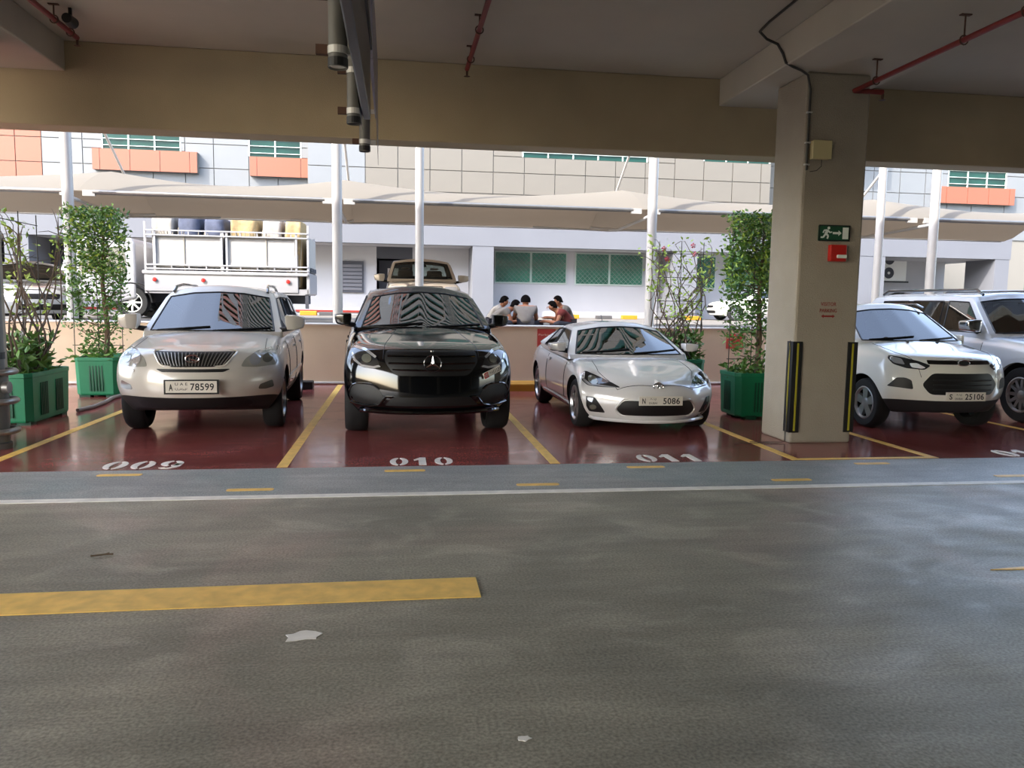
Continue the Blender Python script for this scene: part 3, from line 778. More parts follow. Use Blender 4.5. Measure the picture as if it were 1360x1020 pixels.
# ---- at the low wall
def wall_sign(x, z, w, h, lab):
    t = thing('wall_sign', lab, 'sign', (x, 15.0, z), 0, 'red parking notices on the low wall')
    obj('sign_plate', B(-w/2, w/2, -.012, 0, -h/2, h/2), 'sign_red', t)
    obj('lettering', join_meshes([(text_mesh('Parking', w*.75, h*.12, .005), Matrix.Translation((-.02, -.012, h*.2)))]), 'cream_ink', t)
wall_sign(2.84, .89, .36, .40, 'red parking notice on the low wall above the silver coupe')
wall_sign(6.72, .88, .36, .30, 'red parking notice on the low wall behind the dense shrub')
tag(obj('wheel_stop', MB().prism([(13.78, 0), (14.1, 0), (14.1, .165), (13.86, .165), (13.80, .13)], 1.62, 3.5, 'yz').box(1.62, 3.5, 13.77, 13.79, 0, .12), 'yellow_kerb'), 'yellow painted kerb on the floor behind the silver coupe', 'wheel stop')
tag(obj('rubber_block', B(-2.2, -1.52, 14.05, 14.3, 0, .15), 'black', None, bevel=.02), 'black rubber wheel stop behind the pearl white SUV', 'wheel stop')
tag(obj('hose', MB().tube([(-4.36, 11.30, .03), (-4.30, 11.7, .03), (-4.33, 12.3, .03), (-4.40, 12.75, .03), (-4.36, 13.3, .03), (-4.28, 14.0, .03), (-4.25, 14.9, .03)], .028, 8), 'hose', None, sm=60), 'grey hose on the red floor running between the green planters', 'hose')
# ---------------------------------------------------------------- the parked cars
def ring(cx, cz, rx, rz, y, t=.007, n=24): return MB().tube([(cx+rx*math.cos(2*math.pi*k/n), y, cz+rz*math.sin(2*math.pi*k/n)) for k in range(n)], t, 6, closed=True)
def front_y(bvh, x, z):
    h = bvh.ray_cast(Vector((x, -3, z)), Vector((0, 1, 0)))[0]; return h.y if h else 0
def pair(part, bvh, nm, poly, m, off=.005, th=.03, res=.04, parents=None, sm=40):
    """the same patch on both sides: poly is given for +x"""
    out = []
    for s, pl in ((1, poly), (-1, mirror(poly))):
        out.append(part(nm, patch(bvh, pl, 'f', off, th, res), m, sm=sm, parent=parents[0 if s > 0 else 1] if parents else None))
    return out
def fix_rx(root, part, bvh, seam, body, gb):
    g = part('grille', patch(bvh, rpoly([(-.455, .98), (.455, .98), (.34, .83), (.22, .812), (-.22, .812), (-.34, .83)], .03), 'f', .004), 'black')
    sl = MB()
    for k in range(-10, 11):
        x = k*.041; x2 = x*.78; zt = .967; zb = .826 if abs(x2) < .24 else .838
        ys = [front_y(bvh, x, zt)-.008, front_y(bvh, x2, zb)-.008]
        sl.tube([(x, ys[0], zt), ((x+x2)/2, front_y(bvh, (x+x2)/2, (zt+zb)/2)-.012, (zt+zb)/2), (x2, ys[1], zb)], .0065, 5)
    part('grille_slats', sl, 'steel', parent=g)
    part('grille_surround', MB().tube([(x, front_y(bvh, x, z)-.006, z) for x, z in rpoly([(-.465, .99), (.465, .99), (.34, .82), (-.34, .82)], .05)], .011, 6, closed=True), 'paint_pearl', parent=g)
    y = front_y(bvh, 0, .905)-.03
    e = part('emblem', ring(0, .905, .072, .042, y, .009), 'chrome')
    part('emblem_letter', MB().tube([(-.035, y, .93), (-.012, y, .895), (.05, y, .885)], .008, 6), 'chrome', parent=e)
    hl = rpoly([(.50, .81), (.545, .90), (.66, .985), (.86, 1.03), (.885, .95), (.87, .815), (.66, .80)], .03)
    h = pair(part, bvh, 'headlight', hl, 'lamp_grey', .008)
    pair(part, bvh, 'headlight_lens', ell(.775, .90, .055, .055), 'lens', .016, .01, .03, h)
    pair(part, bvh, 'high_beam_lens', ell(.65, .885, .06, .065), 'lamp_clear', .016, .01, .03, h)
    part('bumper_slot', patch(bvh, rpoly([(-.40, .79), (.40, .79), (.33, .755), (-.33, .755)], .02), 'f', .003), 'black')
    pair(part, bvh, 'headlight_washer', rpoly([(.66, .775), (.73, .775), (.73, .745), (.66, .745)], .012), 'paint_pearl', .012, .01)
    pair(part, bvh, 'fog_lamp', rpoly([(.68, .545), (.70, .60), (.83, .645), (.845, .56), (.76, .54)], .02), 'lens', .006)
    part('lower_intake', patch(bvh, rpoly([(-.62, .40), (-.53, .46), (.53, .46), (.62, .40), (.60, .34), (-.60, .34)], .03), 'f', .004), 'black')
    for s in (-1, 1):
        part('roof_rail', MB().tube([(s*.60, 2.02, 1.67), (s*.59, 2.12, 1.735), (s*.57, 2.35, 1.765), (s*.56, 3.2, 1.77), (s*.56, 3.5, 1.70)], .02, 8), 'lamp_dark')
        seam([(s*.74, .42), (s*.70, 1.0)], 't', 1, .004)
        part('side_moulding', patch(bvh, rpoly([(1.35, .55), (3.3, .57), (3.3, .62), (1.35, .60)], .02), 's', .015, .01, .12, s), 'paint_pearl')
    yp = front_y(bvh, 0, .6)
    plate_on(body, (0, yp-.03, .598), .54, .13, [('A', -.215, -.005, .04, .075, .02), ('U A E', -.105, .032, .13, .03, 0), ('الشارقة', -.105, -.025, .13, .028, 0), ('78599', .115, 0, .25, .08, .012)], frame=True)
RX = dict(L=4.73, W=1.85, fo=.93, WB=2.715, r=.36, rr=.235, tw=.23, paint='paint_pearl', zb=.26, z12=(.42, .62), d3=.14,
    zfront=(.33, .46, .63, .83, .955), nose=(.10, .02, .0, .05, .15), sweep=.42, swp=2.4, cowl=1.30, deck=4.3,
    st=[(0, .95, 1.0, .985, .95), (.55, .985, 1.06, 1.02, .88), (.93, 1.06, 1.14, 1.03, .88), (1.30, 1.12, 1.20, 1.02, .88), (2.0, 1.13, 1.15, 1.02, .9), (2.9, 1.14, 1.15, 1.02, .9), (3.65, 1.15, 1.15, 1.01, .9), (4.3, 1.15, 1.15, .99, .9), (4.73, 1.1, 1.1, .94, .9)],
    gh=[(1.24, 1.98, 1.13, 1.655), (1.42, 2.16, 1.13, 1.665), (2.42, 2.5, 1.14, 1.69), (2.52, 2.6, 1.14, 1.69), (3.38, 3.34, 1.15, 1.68), (3.48, 3.44, 1.15, 1.68), (4.15, 3.85, 1.16, 1.66), (4.68, 4.15, 1.17, 1.64)],
    gb=.85, gt=.665, zrc=1.765, wsw=.18, win=(1, 3, 5), pil=(2, 4), spokes=(10, 'straight'), mir=(1.30, 1.285, .22, .17, .90),
    doors=[(1.42, 2.47, 1.05), (2.49, 3.5, 1.06)], sill=.42, fix=fix_rx)
def fix_merc(root, part, bvh, seam, body, gb):
    g = part('grille', patch(bvh, rpoly([(-.52, 1.03), (.52, 1.03), (.54, .90), (.42, .745), (-.42, .745), (-.54, .90)], .06), 'f', .004), 'black')
    yb = lambda x, z: front_y(bvh, x, z)
    for z in (.965, .885, .81):
        part('grille_bar', MB().tube([(x*.1*(.50-(.9-min(z, .9))*.6)/.5, yb(x*.1, z)-.014, z) for x in range(-5, 6)], .012, 6), 'black_gloss', parent=g)
    y = yb(0, .885)-.035
    e = part('emblem_ring', ring(0, .885, .098, .098, y, .008), 'lamp_dark')
    star = MB()
    for k in range(3):
        a = math.pi/2+2*math.pi*k/3; d = (math.cos(a), math.sin(a)); n = (-d[1], d[0])
        star.add([(0, y-.022, .885), (n[0]*.018, y-.008, .885+n[1]*.018), (d[0]*.092, y-.010, .885+d[1]*.092), (-n[0]*.018, y-.008, .885-n[1]*.018), (0, y, .885)], [(0, 1, 2), (0, 2, 3), (4, 2, 1), (4, 3, 2), (4, 1, 0), (4, 0, 3)])
    part('emblem_star', star, 'chrome', parent=e)
    hl = rpoly([(.575, .835), (.63, .955), (.74, 1.035), (.885, 1.07), (.93, 1.03), (.90, .90), (.80, .83), (.66, .815)], .025)
    h = pair(part, bvh, 'headlight', hl, 'lamp_dark', .008)
    pair(part, bvh, 'headlight_lens', ell(.735, .93, .055, .05), 'lens', .018, .01, .03, h)
    lamp = rpoly([(.575, .84), (.66, .82), (.80, .835), (.885, .90), (.905, .99), (.885, .985), (.86, .915), (.79, .858), (.66, .845), (.60, .86)], .01)
    pair(part, bvh, 'daylight_strip', lamp, 'lamp_clear', .018, .01, .03, h)
    pair(part, bvh, 'headlight_brow', rpoly([(.62, .955), (.74, 1.04), (.88, 1.068), (.915, 1.04), (.88, 1.045), (.75, 1.01), (.64, .935)], .008), 'lamp_clear', .018, .01, .03, h)
    it = pair(part, bvh, 'side_intake', rpoly([(.52, .43), (.60, .60), (.70, .635), (.88, .63), (.93, .55), (.93, .44), (.75, .40)], .05), 'black', .003)
    for s in (1, -1):
        part('intake_trim', MB().tube([(s*x, yb(s*x, z)-.012, z) for x, z in [(.60, .585), (.65, .625), (.72, .645), (.84, .645), (.90, .62), (.935, .55)]], .009, 6), 'lamp_dark', parent=it[0 if s > 0 else 1])
        part('bumper_fin', MB().tube([(s*x, yb(s*x, z)-.02, z) for x, z in [(.45, .50), (.52, .50), (.60, .405), (.70, .385), (.80, .39), (.92, .41)]], .013, 6), 'black_gloss')
        for k in range(4):
            part('hood_vent', patch(bvh, [(s*(.36+k*.09), 1.13), (s*(.42+k*.09), 1.13), (s*(.42+k*.09), 1.15), (s*(.36+k*.09), 1.15)][::s], 't', .006, .005, .03), 'black')
        seam([(s*.36, 1.15), (s*.52, .45), (s*.55, .2)], 't', 1, .004)
    part('centre_intake', patch(bvh, rpoly([(-.44, .50), (.44, .50), (.54, .40), (-.54, .40)], .03), 'f', .003), 'black')
    part('front_splitter', MB().tube([(x*.1, yb(x*.1, .36)-.03+(.0 if abs(x) < 9 else .02), .325) for x in range(-9, 10)], .022, 6), 'black_gloss')
    x = .71; z = .775; yy = (yb(.60, z)+yb(.82, z))/2; sl = math.atan2(yb(.80, z)-yb(.62, z), .18)
    p = plate_on(body, (x, yb(x, z)-.03, z), .27, .066, [('17', -.105, 0, .04, .04, .01), ('11121', .07, 0, .11, .042, .01), ('دبي', -.02, 0, .05, .035, 0)], ry=math.radians(-19), red=(-.135, -.072))
    p.rotation_euler = (0, math.radians(-19), sl)
    part('hood_badge', MB().lathe([(0, .004), (.024, .004), (.024, -.02)], 14, 'z', (0, .17, bvh.ray_cast(Vector((0, .17, 4)), Vector((0, 0, -1)))[0].z)), 'chrome')
ME = dict(L=4.9, W=2.02, fo=.90, WB=2.915, r=.385, rr=.28, tw=.275, paint='paint_black', cladmat='black_gloss', zb=.26, z12=(.40, .62), d3=.14, clad=True,
    zfront=(.30, .42, .64, .88, 1.03), nose=(.06, .0, .02, .04, .15), sweep=.40, swp=2.6, cowl=1.35, deck=4.4, sw1=.1,
    st=[(0, 1.02, 1.06, .97, .94), (.55, 1.08, 1.13, 1.0, .87), (.90, 1.14, 1.20, 1.01, .87), (1.35, 1.20, 1.30, 1.01, .88), (2.1, 1.22, 1.25, 1.0, .9), (3.0, 1.24, 1.25, 1.0, .9), (3.7, 1.26, 1.26, 1.01, .9), (4.4, 1.27, 1.28, .99, .86), (4.9, 1.24, 1.24, .92, .86)],
    gh=[(1.30, 2.0, 1.21, 1.68), (1.5, 2.2, 1.22, 1.70), (2.5, 2.58, 1.23, 1.73), (2.58, 2.66, 1.23, 1.73), (3.45, 3.3, 1.25, 1.68), (3.52, 3.36, 1.25, 1.67), (4.25, 3.7, 1.27, 1.55), (4.75, 4.0, 1.28, 1.45)],
    gb=.90, gt=.675, zrc=1.80, wsw=.22, win=(1, 3, 5), pil=(2, 4), spokes=(5, 'double', 'lamp_dark'), mir=(1.42, 1.345, .19, .14, .93), mirmat='black_gloss',
    roofk=lambda i: (1, 1, 1, 1, 1, 1, .7, .5)[i], doors=[(1.5, 2.55, 1.12), (2.57, 3.6, 1.14)], sill=.42, fix=fix_merc)
def fix_gt(root, part, bvh, seam, body, gb):
    fy = lambda x, z: front_y(bvh, x, z)
    g = part('grille', patch(bvh, rpoly([(-.50, .315), (-.42, .43), (.42, .43), (.50, .315), (.43, .245), (-.43, .245)], .04), 'f', .003), 'black')
    part('grille_edge', MB().tube([(x, fy(x, z)-.004, z) for x, z in rpoly([(-.515, .315), (-.43, .445), (.43, .445), (.515, .315), (.44, .232), (-.44, .232)], .04)], .012, 6, closed=True), 'paint_silver', parent=g)
    hl = rpoly([(.44, .578), (.52, .63), (.66, .70), (.77, .745), (.83, .71), (.84, .63), (.78, .575), (.60, .57)], .02)
    h = pair(part, bvh, 'headlight', hl, 'lamp_dark', .008)
    pair(part, bvh, 'headlight_lens', ell(.71, .645, .05, .05), 'lens', .02, .01, .03, h)
    pair(part, bvh, 'headlight_chrome', rpoly([(.46, .578), (.60, .575), (.77, .582), (.83, .64), (.825, .70), (.79, .73), (.80, .65), (.75, .60), (.60, .592)], .008), 'lamp_clear', .02, .01, .03, h)
    pair(part, bvh, 'turn_signal', rpoly([(.78, .735), (.83, .71), (.838, .65), (.80, .66)], .01), 'lamp_white', .022, .01, .03, h)
    f = pair(part, bvh, 'fog_recess', rpoly([(.60, .255), (.76, .25), (.80, .32), (.81, .45), (.72, .44)], .02), 'black', .004)
    pair(part, bvh, 'fog_lamp', ell(.735, .315, .035, .035, 14), 'lens', .018, .01, .03, f)
    pair(part, bvh, 'fog_trim', rpoly([(.735, .44), (.80, .45), (.795, .40), (.75, .37)], .01), 'lamp_clear', .014, .01, .03, f)
    y = fy(0, .60)-.022
    e = part('emblem', ring(0, .60, .062, .042, y, .008), 'chrome')
    part('emblem_inner', ring(0, .608, .04, .018, y-.002, .006, 18), 'chrome', parent=e)
    part('emblem_stem', ring(0, .598, .018, .036, y-.002, .006, 18), 'chrome', parent=e)
    part('hood_nose_bulge', MB().tube([(0, fy(0, .66)-.002, .67), (0, y+.004, .63)], [.01, .035], 8), 'paint_silver')
    plate_on(body, (0, fy(0, .44)-.035, .438), .54, .11, [('N', -.215, 0, .04, .065, .015), ('دبي', -.10, .022, .08, .03, 0), ('DUBAI', -.10, -.025, .10, .022, 0), ('5086', .13, 0, .21, .075, .012)])
    part('antenna', MB().tube([(.12, 3.15, 1.27), (.12, 3.3, 1.42)], .006, 6), 'black')
    part('splitter', MB().tube([(x*.1, fy(x*.1, .24)-.006, .175) for x in range(-8, 9)], .022, 6), 'paint_silver')
    for s in (-1, 1):
        seam([(s*.60, 1.02), (s*.62, .62), (s*.48, .22), (0, .12)], 't', 1, .004)
        part('fender_badge', patch(bvh, rpoly([(1.28, .78), (1.42, .79), (1.42, .81), (1.28, .80)], .01), 's', .008, .01, .05, s), 'chrome')
        part('side_skirt', patch(bvh, rpoly([(1.25, .22), (2.95, .24), (2.95, .29), (1.25, .27)], .02), 's', .018, .01, .12, s), 'paint_silver')
GT = dict(L=4.24, W=1.775, fo=.86, WB=2.57, r=.315, rr=.225, tw=.215, paint='paint_silver', zb=.16, z12=(.27, .45), d3=.10, clad=False,
    zfront=(.16, .25, .42, .57, .66), nose=(.10, .03, .0, .05, .22), sweep=.50, swp=2.4, cowl=1.25, deck=3.6, cr=.3, sw1=.12, gap=.035,
    st=[(0, .655, .67, .96, .92), (.52, .745, .745, 1.0, .86), (.86, .82, .81, 1.03, .84), (1.25, .86, .92, 1.01, .86), (2.0, .87, .9, 1.0, .9), (2.8, .90, .92, 1.02, .88), (3.43, .96, .97, 1.04, .82), (3.9, .95, .98, 1.0, .78), (4.24, .90, .93, .9, .8)],
    gh=[(1.22, 1.92, .885, 1.235), (1.40, 2.10, .885, 1.25), (2.45, 2.40, .91, 1.28), (2.52, 2.46, .91, 1.28), (3.05, 2.75, .93, 1.25), (3.5, 3.05, .96, 1.19)],
    gb=.845, gt=.61, zrc=1.345, wsw=.25, win=(1, 3), pil=(2,), spokes=(5, 'double'), mir=(1.45, 1.0, .19, .10, .86), mirbase=True,
    roofk=lambda i: (1, 1, 1, 1, .8, .5)[i], doors=[(1.42, 2.62, .84)], sill=.32, hz=.06, fix=fix_gt, seaty=2.35)
def fix_eco(root, part, bvh, seam, body, gb):
    fy = lambda x, z: front_y(bvh, x, z)
    g = part('grille', patch(bvh, rpoly([(-.52, .64), (-.40, .785), (.40, .785), (.52, .64), (.42, .515), (-.42, .515)], .05), 'f', .003), 'black')
    for z in (.70, .64, .58):
        part('grille_bar', MB().tube([(x*.1, fy(x*.1, z)-.010, z) for x in range(-4, 5)], .010, 6), 'dark_plastic', parent=g)
    part('upper_grille', patch(bvh, rpoly([(-.43, .945), (.43, .945), (.43, .895), (-.43, .895)], .015), 'f', .004), 'black_gloss')
    y = fy(0, .915)-.016
    e = part('emblem_ring', ring(0, .915, .078, .036, y, .007), 'chrome'); part('emblem_disc', MB().prism(ell(0, .915, .074, .033, 20), y-.004, y+.02, 'xz'), 'lamp_dark', parent=e)
    hl = rpoly([(.41, .88), (.52, .93), (.66, .97), (.77, .99), (.80, .95), (.77, .88), (.66, .835), (.48, .825)], .02)
    h = pair(part, bvh, 'headlight', hl, 'lamp_dark', .008)
    pair(part, bvh, 'headlight_lens', rpoly([(.47, .85), (.55, .905), (.62, .90), (.61, .85), (.52, .838)], .015), 'lamp_white', .018, .01, .03, h)
    pair(part, bvh, 'turn_signal', rpoly([(.67, .88), (.68, .955), (.76, .98), (.785, .945), (.76, .895)], .015), 'lamp_clear', .018, .01, .03, h)
    f = pair(part, bvh, 'fog_recess', rpoly([(.60, .575), (.62, .69), (.68, .72), (.76, .715), (.84, .60)], .02), 'black', .004)
    plate_on(body, (0, fy(0, .5)-.025, .50), .54, .11, [('S', -.21, 0, .04, .068, .015), ('دبي', -.10, .022, .08, .03, 0), ('DUBAI', -.10, -.025, .10, .022, 0), ('25106', .115, 0, .26, .075, .012)])
    part('antenna', MB().tube([(-.45, 1.95, 1.62), (-.60, 2.25, 1.82)], .006, 6), 'black')
    for s in (-1, 1):
        seam([(s*.66, 1.0), (s*.66, .5), (s*.52, .15)], 't', 1, .004)
        part('washer_jet', B(s*.22-.012, s*.22+.012, .88, .91, bvh.ray_cast(Vector((s*.22, .9, 4)), Vector((0, 0, -1)))[0].z-.01, bvh.ray_cast(Vector((s*.22, .9, 4)), Vector((0, 0, -1)))[0].z+.015), 'black')
        part('roof_rail', MB().tube([(s*.60, 1.75, 1.60), (s*.58, 1.9, 1.655), (s*.58, 3.2, 1.66)], .015, 6), 'lamp_dark')
EC = dict(L=4.05, W=1.765, fo=.82, WB=2.52, r=.33, rr=.215, tw=.205, paint='paint_white', zb=.24, z12=(.41, .62), d3=.13,
    zfront=(.28, .43, .62, .84, .965), nose=(.10, .02, .0, .04, .12), sweep=.36, swp=2.4, cowl=1.08, deck=3.7,
    st=[(0, .965, 1.0, .98, .95), (.48, 1.01, 1.05, 1.01, .88), (.82, 1.06, 1.12, 1.03, .87), (1.08, 1.10, 1.19, 1.02, .88), (1.8, 1.12, 1.15, 1.01, .9), (2.5, 1.15, 1.16, 1.01, .9), (3.3, 1.19, 1.2, 1.01, .9), (3.75, 1.2, 1.2, .98, .9), (4.05, 1.15, 1.15, .92, .9)],
    gh=[(1.02, 1.75, 1.11, 1.57), (1.28, 1.98, 1.12, 1.59), (2.1, 2.15, 1.14, 1.62), (2.18, 2.23, 1.14, 1.62), (2.9, 2.85, 1.17, 1.61), (3.0, 2.95, 1.17, 1.61), (3.5, 3.35, 1.2, 1.59), (3.95, 3.7, 1.21, 1.56)],
    gb=.825, gt=.63, zrc=1.665, wsw=.22, win=(1, 3, 5), pil=(2, 4), spokes=(5, 'wide'), mir=(1.22, 1.16, .07, .12, .84),
    doors=[(1.25, 2.14, 1.04), (2.16, 2.95, 1.07)], sill=.42, fix=fix_eco)
def fix_paj(root, part, bvh, seam, body, gb):
    g = part('grille', patch(bvh, rpoly([(-.42, 1.0), (.42, 1.0), (.38, .78), (-.38, .78)], .04), 'f', .004), 'black')
    for z in (.95, .89, .83): part('grille_bar', MB().tube([(x*.1, front_y(bvh, x*.1, z)-.01, z) for x in range(-4, 5)], .016, 6), 'chrome', parent=g)
    h = pair(part, bvh, 'headlight', rpoly([(.46, .80), (.46, .98), (.72, 1.03), (.86, 1.0), (.85, .84)], .03), 'lamp_clear', .008)
    pair(part, bvh, 'headlight_lens', ell(.62, .90, .07, .07), 'lens', .016, .01, .03, h)
    for s in (-1, 1):
        part('roof_rail', MB().tube([(s*.62, 2.0, 1.82), (s*.61, 2.15, 1.90), (s*.60, 4.4, 1.91), (s*.61, 4.55, 1.84)], .022, 8), 'lamp_dark')
        part('fender_flare', MB().lathe([(.455, hwp*s) for hwp in (.90, .955)]+[(.52, s*.955), (.52, s*.90)], 22, 'x', (0, .80, .40), 0, math.pi), 'paint_ice')
        part('fender_flare', MB().lathe([(.455, hwp*s) for hwp in (.90, .955)]+[(.52, s*.955), (.52, s*.90)], 22, 'x', (0, 3.58, .40), 0, math.pi), 'paint_ice')
    part('lower_intake', patch(bvh, rpoly([(-.5, .62), (.5, .62), (.55, .45), (-.55, .45)], .04), 'f', .004), 'black')
PJ = dict(L=4.9, W=1.875, fo=.80, WB=2.78, r=.395, rr=.25, tw=.265, paint='paint_ice', zb=.32, z12=(.5, .75), d3=.14, gap=.07,
    zfront=(.36, .5, .72, .95, 1.04), nose=(.10, .02, .0, .02, .10), sweep=.25, swp=3, cowl=1.45, deck=4.7,
    st=[(0, 1.04, 1.06, .97, .93), (.5, 1.09, 1.13, .99, .9), (.95, 1.14, 1.17, 1.0, .91), (1.45, 1.18, 1.24, 1.0, .92), (2.1, 1.20, 1.22, 1.0, .93), (3.0, 1.21, 1.22, 1, .93), (3.8, 1.22, 1.22, 1, .93), (4.7, 1.23, 1.23, .98, .93), (4.9, 1.2, 1.2, .95, .93)],
    gh=[(1.42, 2.02, 1.19, 1.78), (1.62, 2.2, 1.19, 1.79), (2.55, 2.58, 1.2, 1.81), (2.65, 2.68, 1.2, 1.81), (3.5, 3.48, 1.21, 1.81), (3.6, 3.58, 1.21, 1.81), (4.35, 4.3, 1.22, 1.80), (4.8, 4.68, 1.22, 1.78)],
    gb=.87, gt=.72, zrc=1.87, wsw=.12, win=(1, 3, 5), pil=(2, 4), spokes=(12, 'straight'), mir=(1.62, 1.345, .19, .17, .92), mirmat='chrome',
    doors=[(1.6, 2.6, 1.1), (2.62, 3.55, 1.1)], sill=.5, fix=fix_paj, seatmat='seat')
def fix_pick(root, part, bvh, seam, body, gb):
    part('grille', patch(bvh, rpoly([(-.42, 1.0), (.42, 1.0), (.38, .78), (-.38, .78)], .04), 'f', .004), 'chrome')
    pair(part, bvh, 'headlight', rpoly([(.46, .80), (.46, .98), (.78, 1.0), (.78, .84)], .03), 'lamp_clear', .008)
    part('cargo_bed', MB().box(-.82, .82, 3.2, 3.26, .9, 1.32).box(-.82, -.76, 3.2, 5.0, .9, 1.25).box(.76, .82, 3.2, 5.0, .9, 1.25), 'paint_beige')
PK = dict(L=5.1, W=1.8, fo=.85, WB=3.0, r=.36, rr=.22, tw=.24, paint='paint_beige', zb=.3, z12=(.48, .7), d3=.14, level=2,
    zfront=(.36, .5, .72, .92, 1.0), nose=(.10, .02, .0, .02, .10), sweep=.25, swp=3, cowl=1.5, deck=3.2,
    st=[(0, 1.0, 1.04, .97, .93), (.5, 1.04, 1.1, .99, .9), (.95, 1.08, 1.13, 1.0, .91), (1.5, 1.12, 1.17, 1.0, .92), (2.1, 1.15, 1.17, 1.0, .93), (3.2, 1.16, 1.17, 1, .93), (3.8, 1.16, 1.16, 1, .93), (4.9, 1.16, 1.16, .98, .93), (5.1, 1.1, 1.1, .95, .93)],
    gh=[(1.5, 2.0, 1.16, 1.63), (1.66, 2.15, 1.16, 1.64), (2.3, 2.35, 1.17, 1.66), (2.36, 2.41, 1.17, 1.66), (2.9, 2.85, 1.17, 1.66), (3.1, 3.0, 1.17, 1.64)],
    gb=.86, gt=.70, zrc=1.72, wsw=.14, win=(1, 3), pil=(2,), spokes=(6, 'straight'), mir=(1.65, 1.22, .24, .16, .93), clear=True, fix=fix_pick, seatmat='seat', seaty=2.7)
def fix_none(root, part, bvh, seam, body, gb):
    pair(part, bvh, 'headlight', rpoly([(.42, .62), (.5, .70), (.76, .78), (.78, .66)], .03), 'lamp_clear', .008)
    part('grille', patch(bvh, rpoly([(-.36, .68), (.36, .68), (.33, .56), (-.33, .56)], .04), 'f', .004), 'black')
    part('lower_intake', patch(bvh, rpoly([(-.5, .45), (.5, .45), (.45, .32), (-.45, .32)], .04), 'f', .004), 'black')
def sedan(paint): return dict(L=4.6, W=1.8, fo=.9, WB=2.7, r=.325, rr=.215, tw=.21, paint=paint, zb=.2, z12=(.33, .5), d3=.12, level=2,
    zfront=(.24, .36, .52, .68, .78), nose=(.10, .02, .0, .03, .16), sweep=.35, swp=2.4, cowl=1.35, deck=3.9, clad=False,
    st=[(0, .76, .79, .97, .93), (.5, .83, .86, 1.0, .87), (.9, .90, .93, 1.01, .86), (1.35, .94, 1.0, 1.0, .88), (2.1, .95, 1, 1.0, .9), (2.9, .97, 1, 1, .9), (3.6, .99, 1.0, 1.01, .88), (4.2, 1.0, 1.02, .99, .84), (4.6, .96, .98, .93, .86)],
    gh=[(1.3, 2.05, .97, 1.36), (1.5, 2.2, .97, 1.38), (2.4, 2.45, .98, 1.41), (2.48, 2.53, .98, 1.41), (3.25, 3.15, 1.0, 1.39), (3.32, 3.2, 1.0, 1.39), (3.7, 3.4, 1.01, 1.36), (4.1, 3.6, 1.02, 1.33)],
    gb=.80, gt=.60, zrc=1.46, wsw=.2, win=(1, 3, 5), pil=(2, 4), spokes=(8, 'straight'), mir=(1.55, 1.03, .18, .12, .86), fix=fix_none)

place(make_car(RX, 'suv', 'pearl white SUV with slatted grille and hazy headlights, plate A 78599'), -2.395, 9.98+2.715/2, 0, R(2.5))
place(make_car(ME, 'coupe_suv', 'black coupe SUV with three-pointed star in its grille and tilted side plate'), .27, 9.68+2.915/2, 0, R(2.5))
place(make_car(GT, 'sports_coupe', 'silver low sports coupe with wide black mouth, plate N 5086'), 3.09, 9.80+2.57/2, 0, R(.5))
place(make_car(EC, 'compact_suv', 'small white SUV half hidden by the pillar, plate S 25106'), 7.02, 9.60+2.52/2, 0, R(0))
place(make_car(PJ, 'large_suv', 'tall icy white SUV with roof rails and chrome mirror cap'), 9.62, 9.85+2.78/2, 0, R(0))
place(make_car(PK, 'pickup', 'beige pickup truck parked behind the black coupe SUV'), .54, 19.0+1.5, .95, R(1))
WS = make_car(sedan('paint_white'), 'sedan', 'white sedan parked against the grey wall behind the trellis plants'); place(WS, 16.0, 33.6, .95, R(-90))
DS = make_car(sedan('paint_dark'), 'sedan', 'dark sedan parked beyond the low wall beside the bare climbing plant'); place(DS, -13.2, 27.5, .95, R(15))
DS2 = make_car(sedan('paint_dark'), 'sedan', 'dark car under the air conditioner by the white wall'); place(DS2, 22.9, 33.0, .95, R(-80))
SI = make_car(sedan('paint_ice'), 'sedan', 'pale silver car behind the bare climbing plant at the low wall'); place(SI, -8.9, 20.5, .95, R(30))
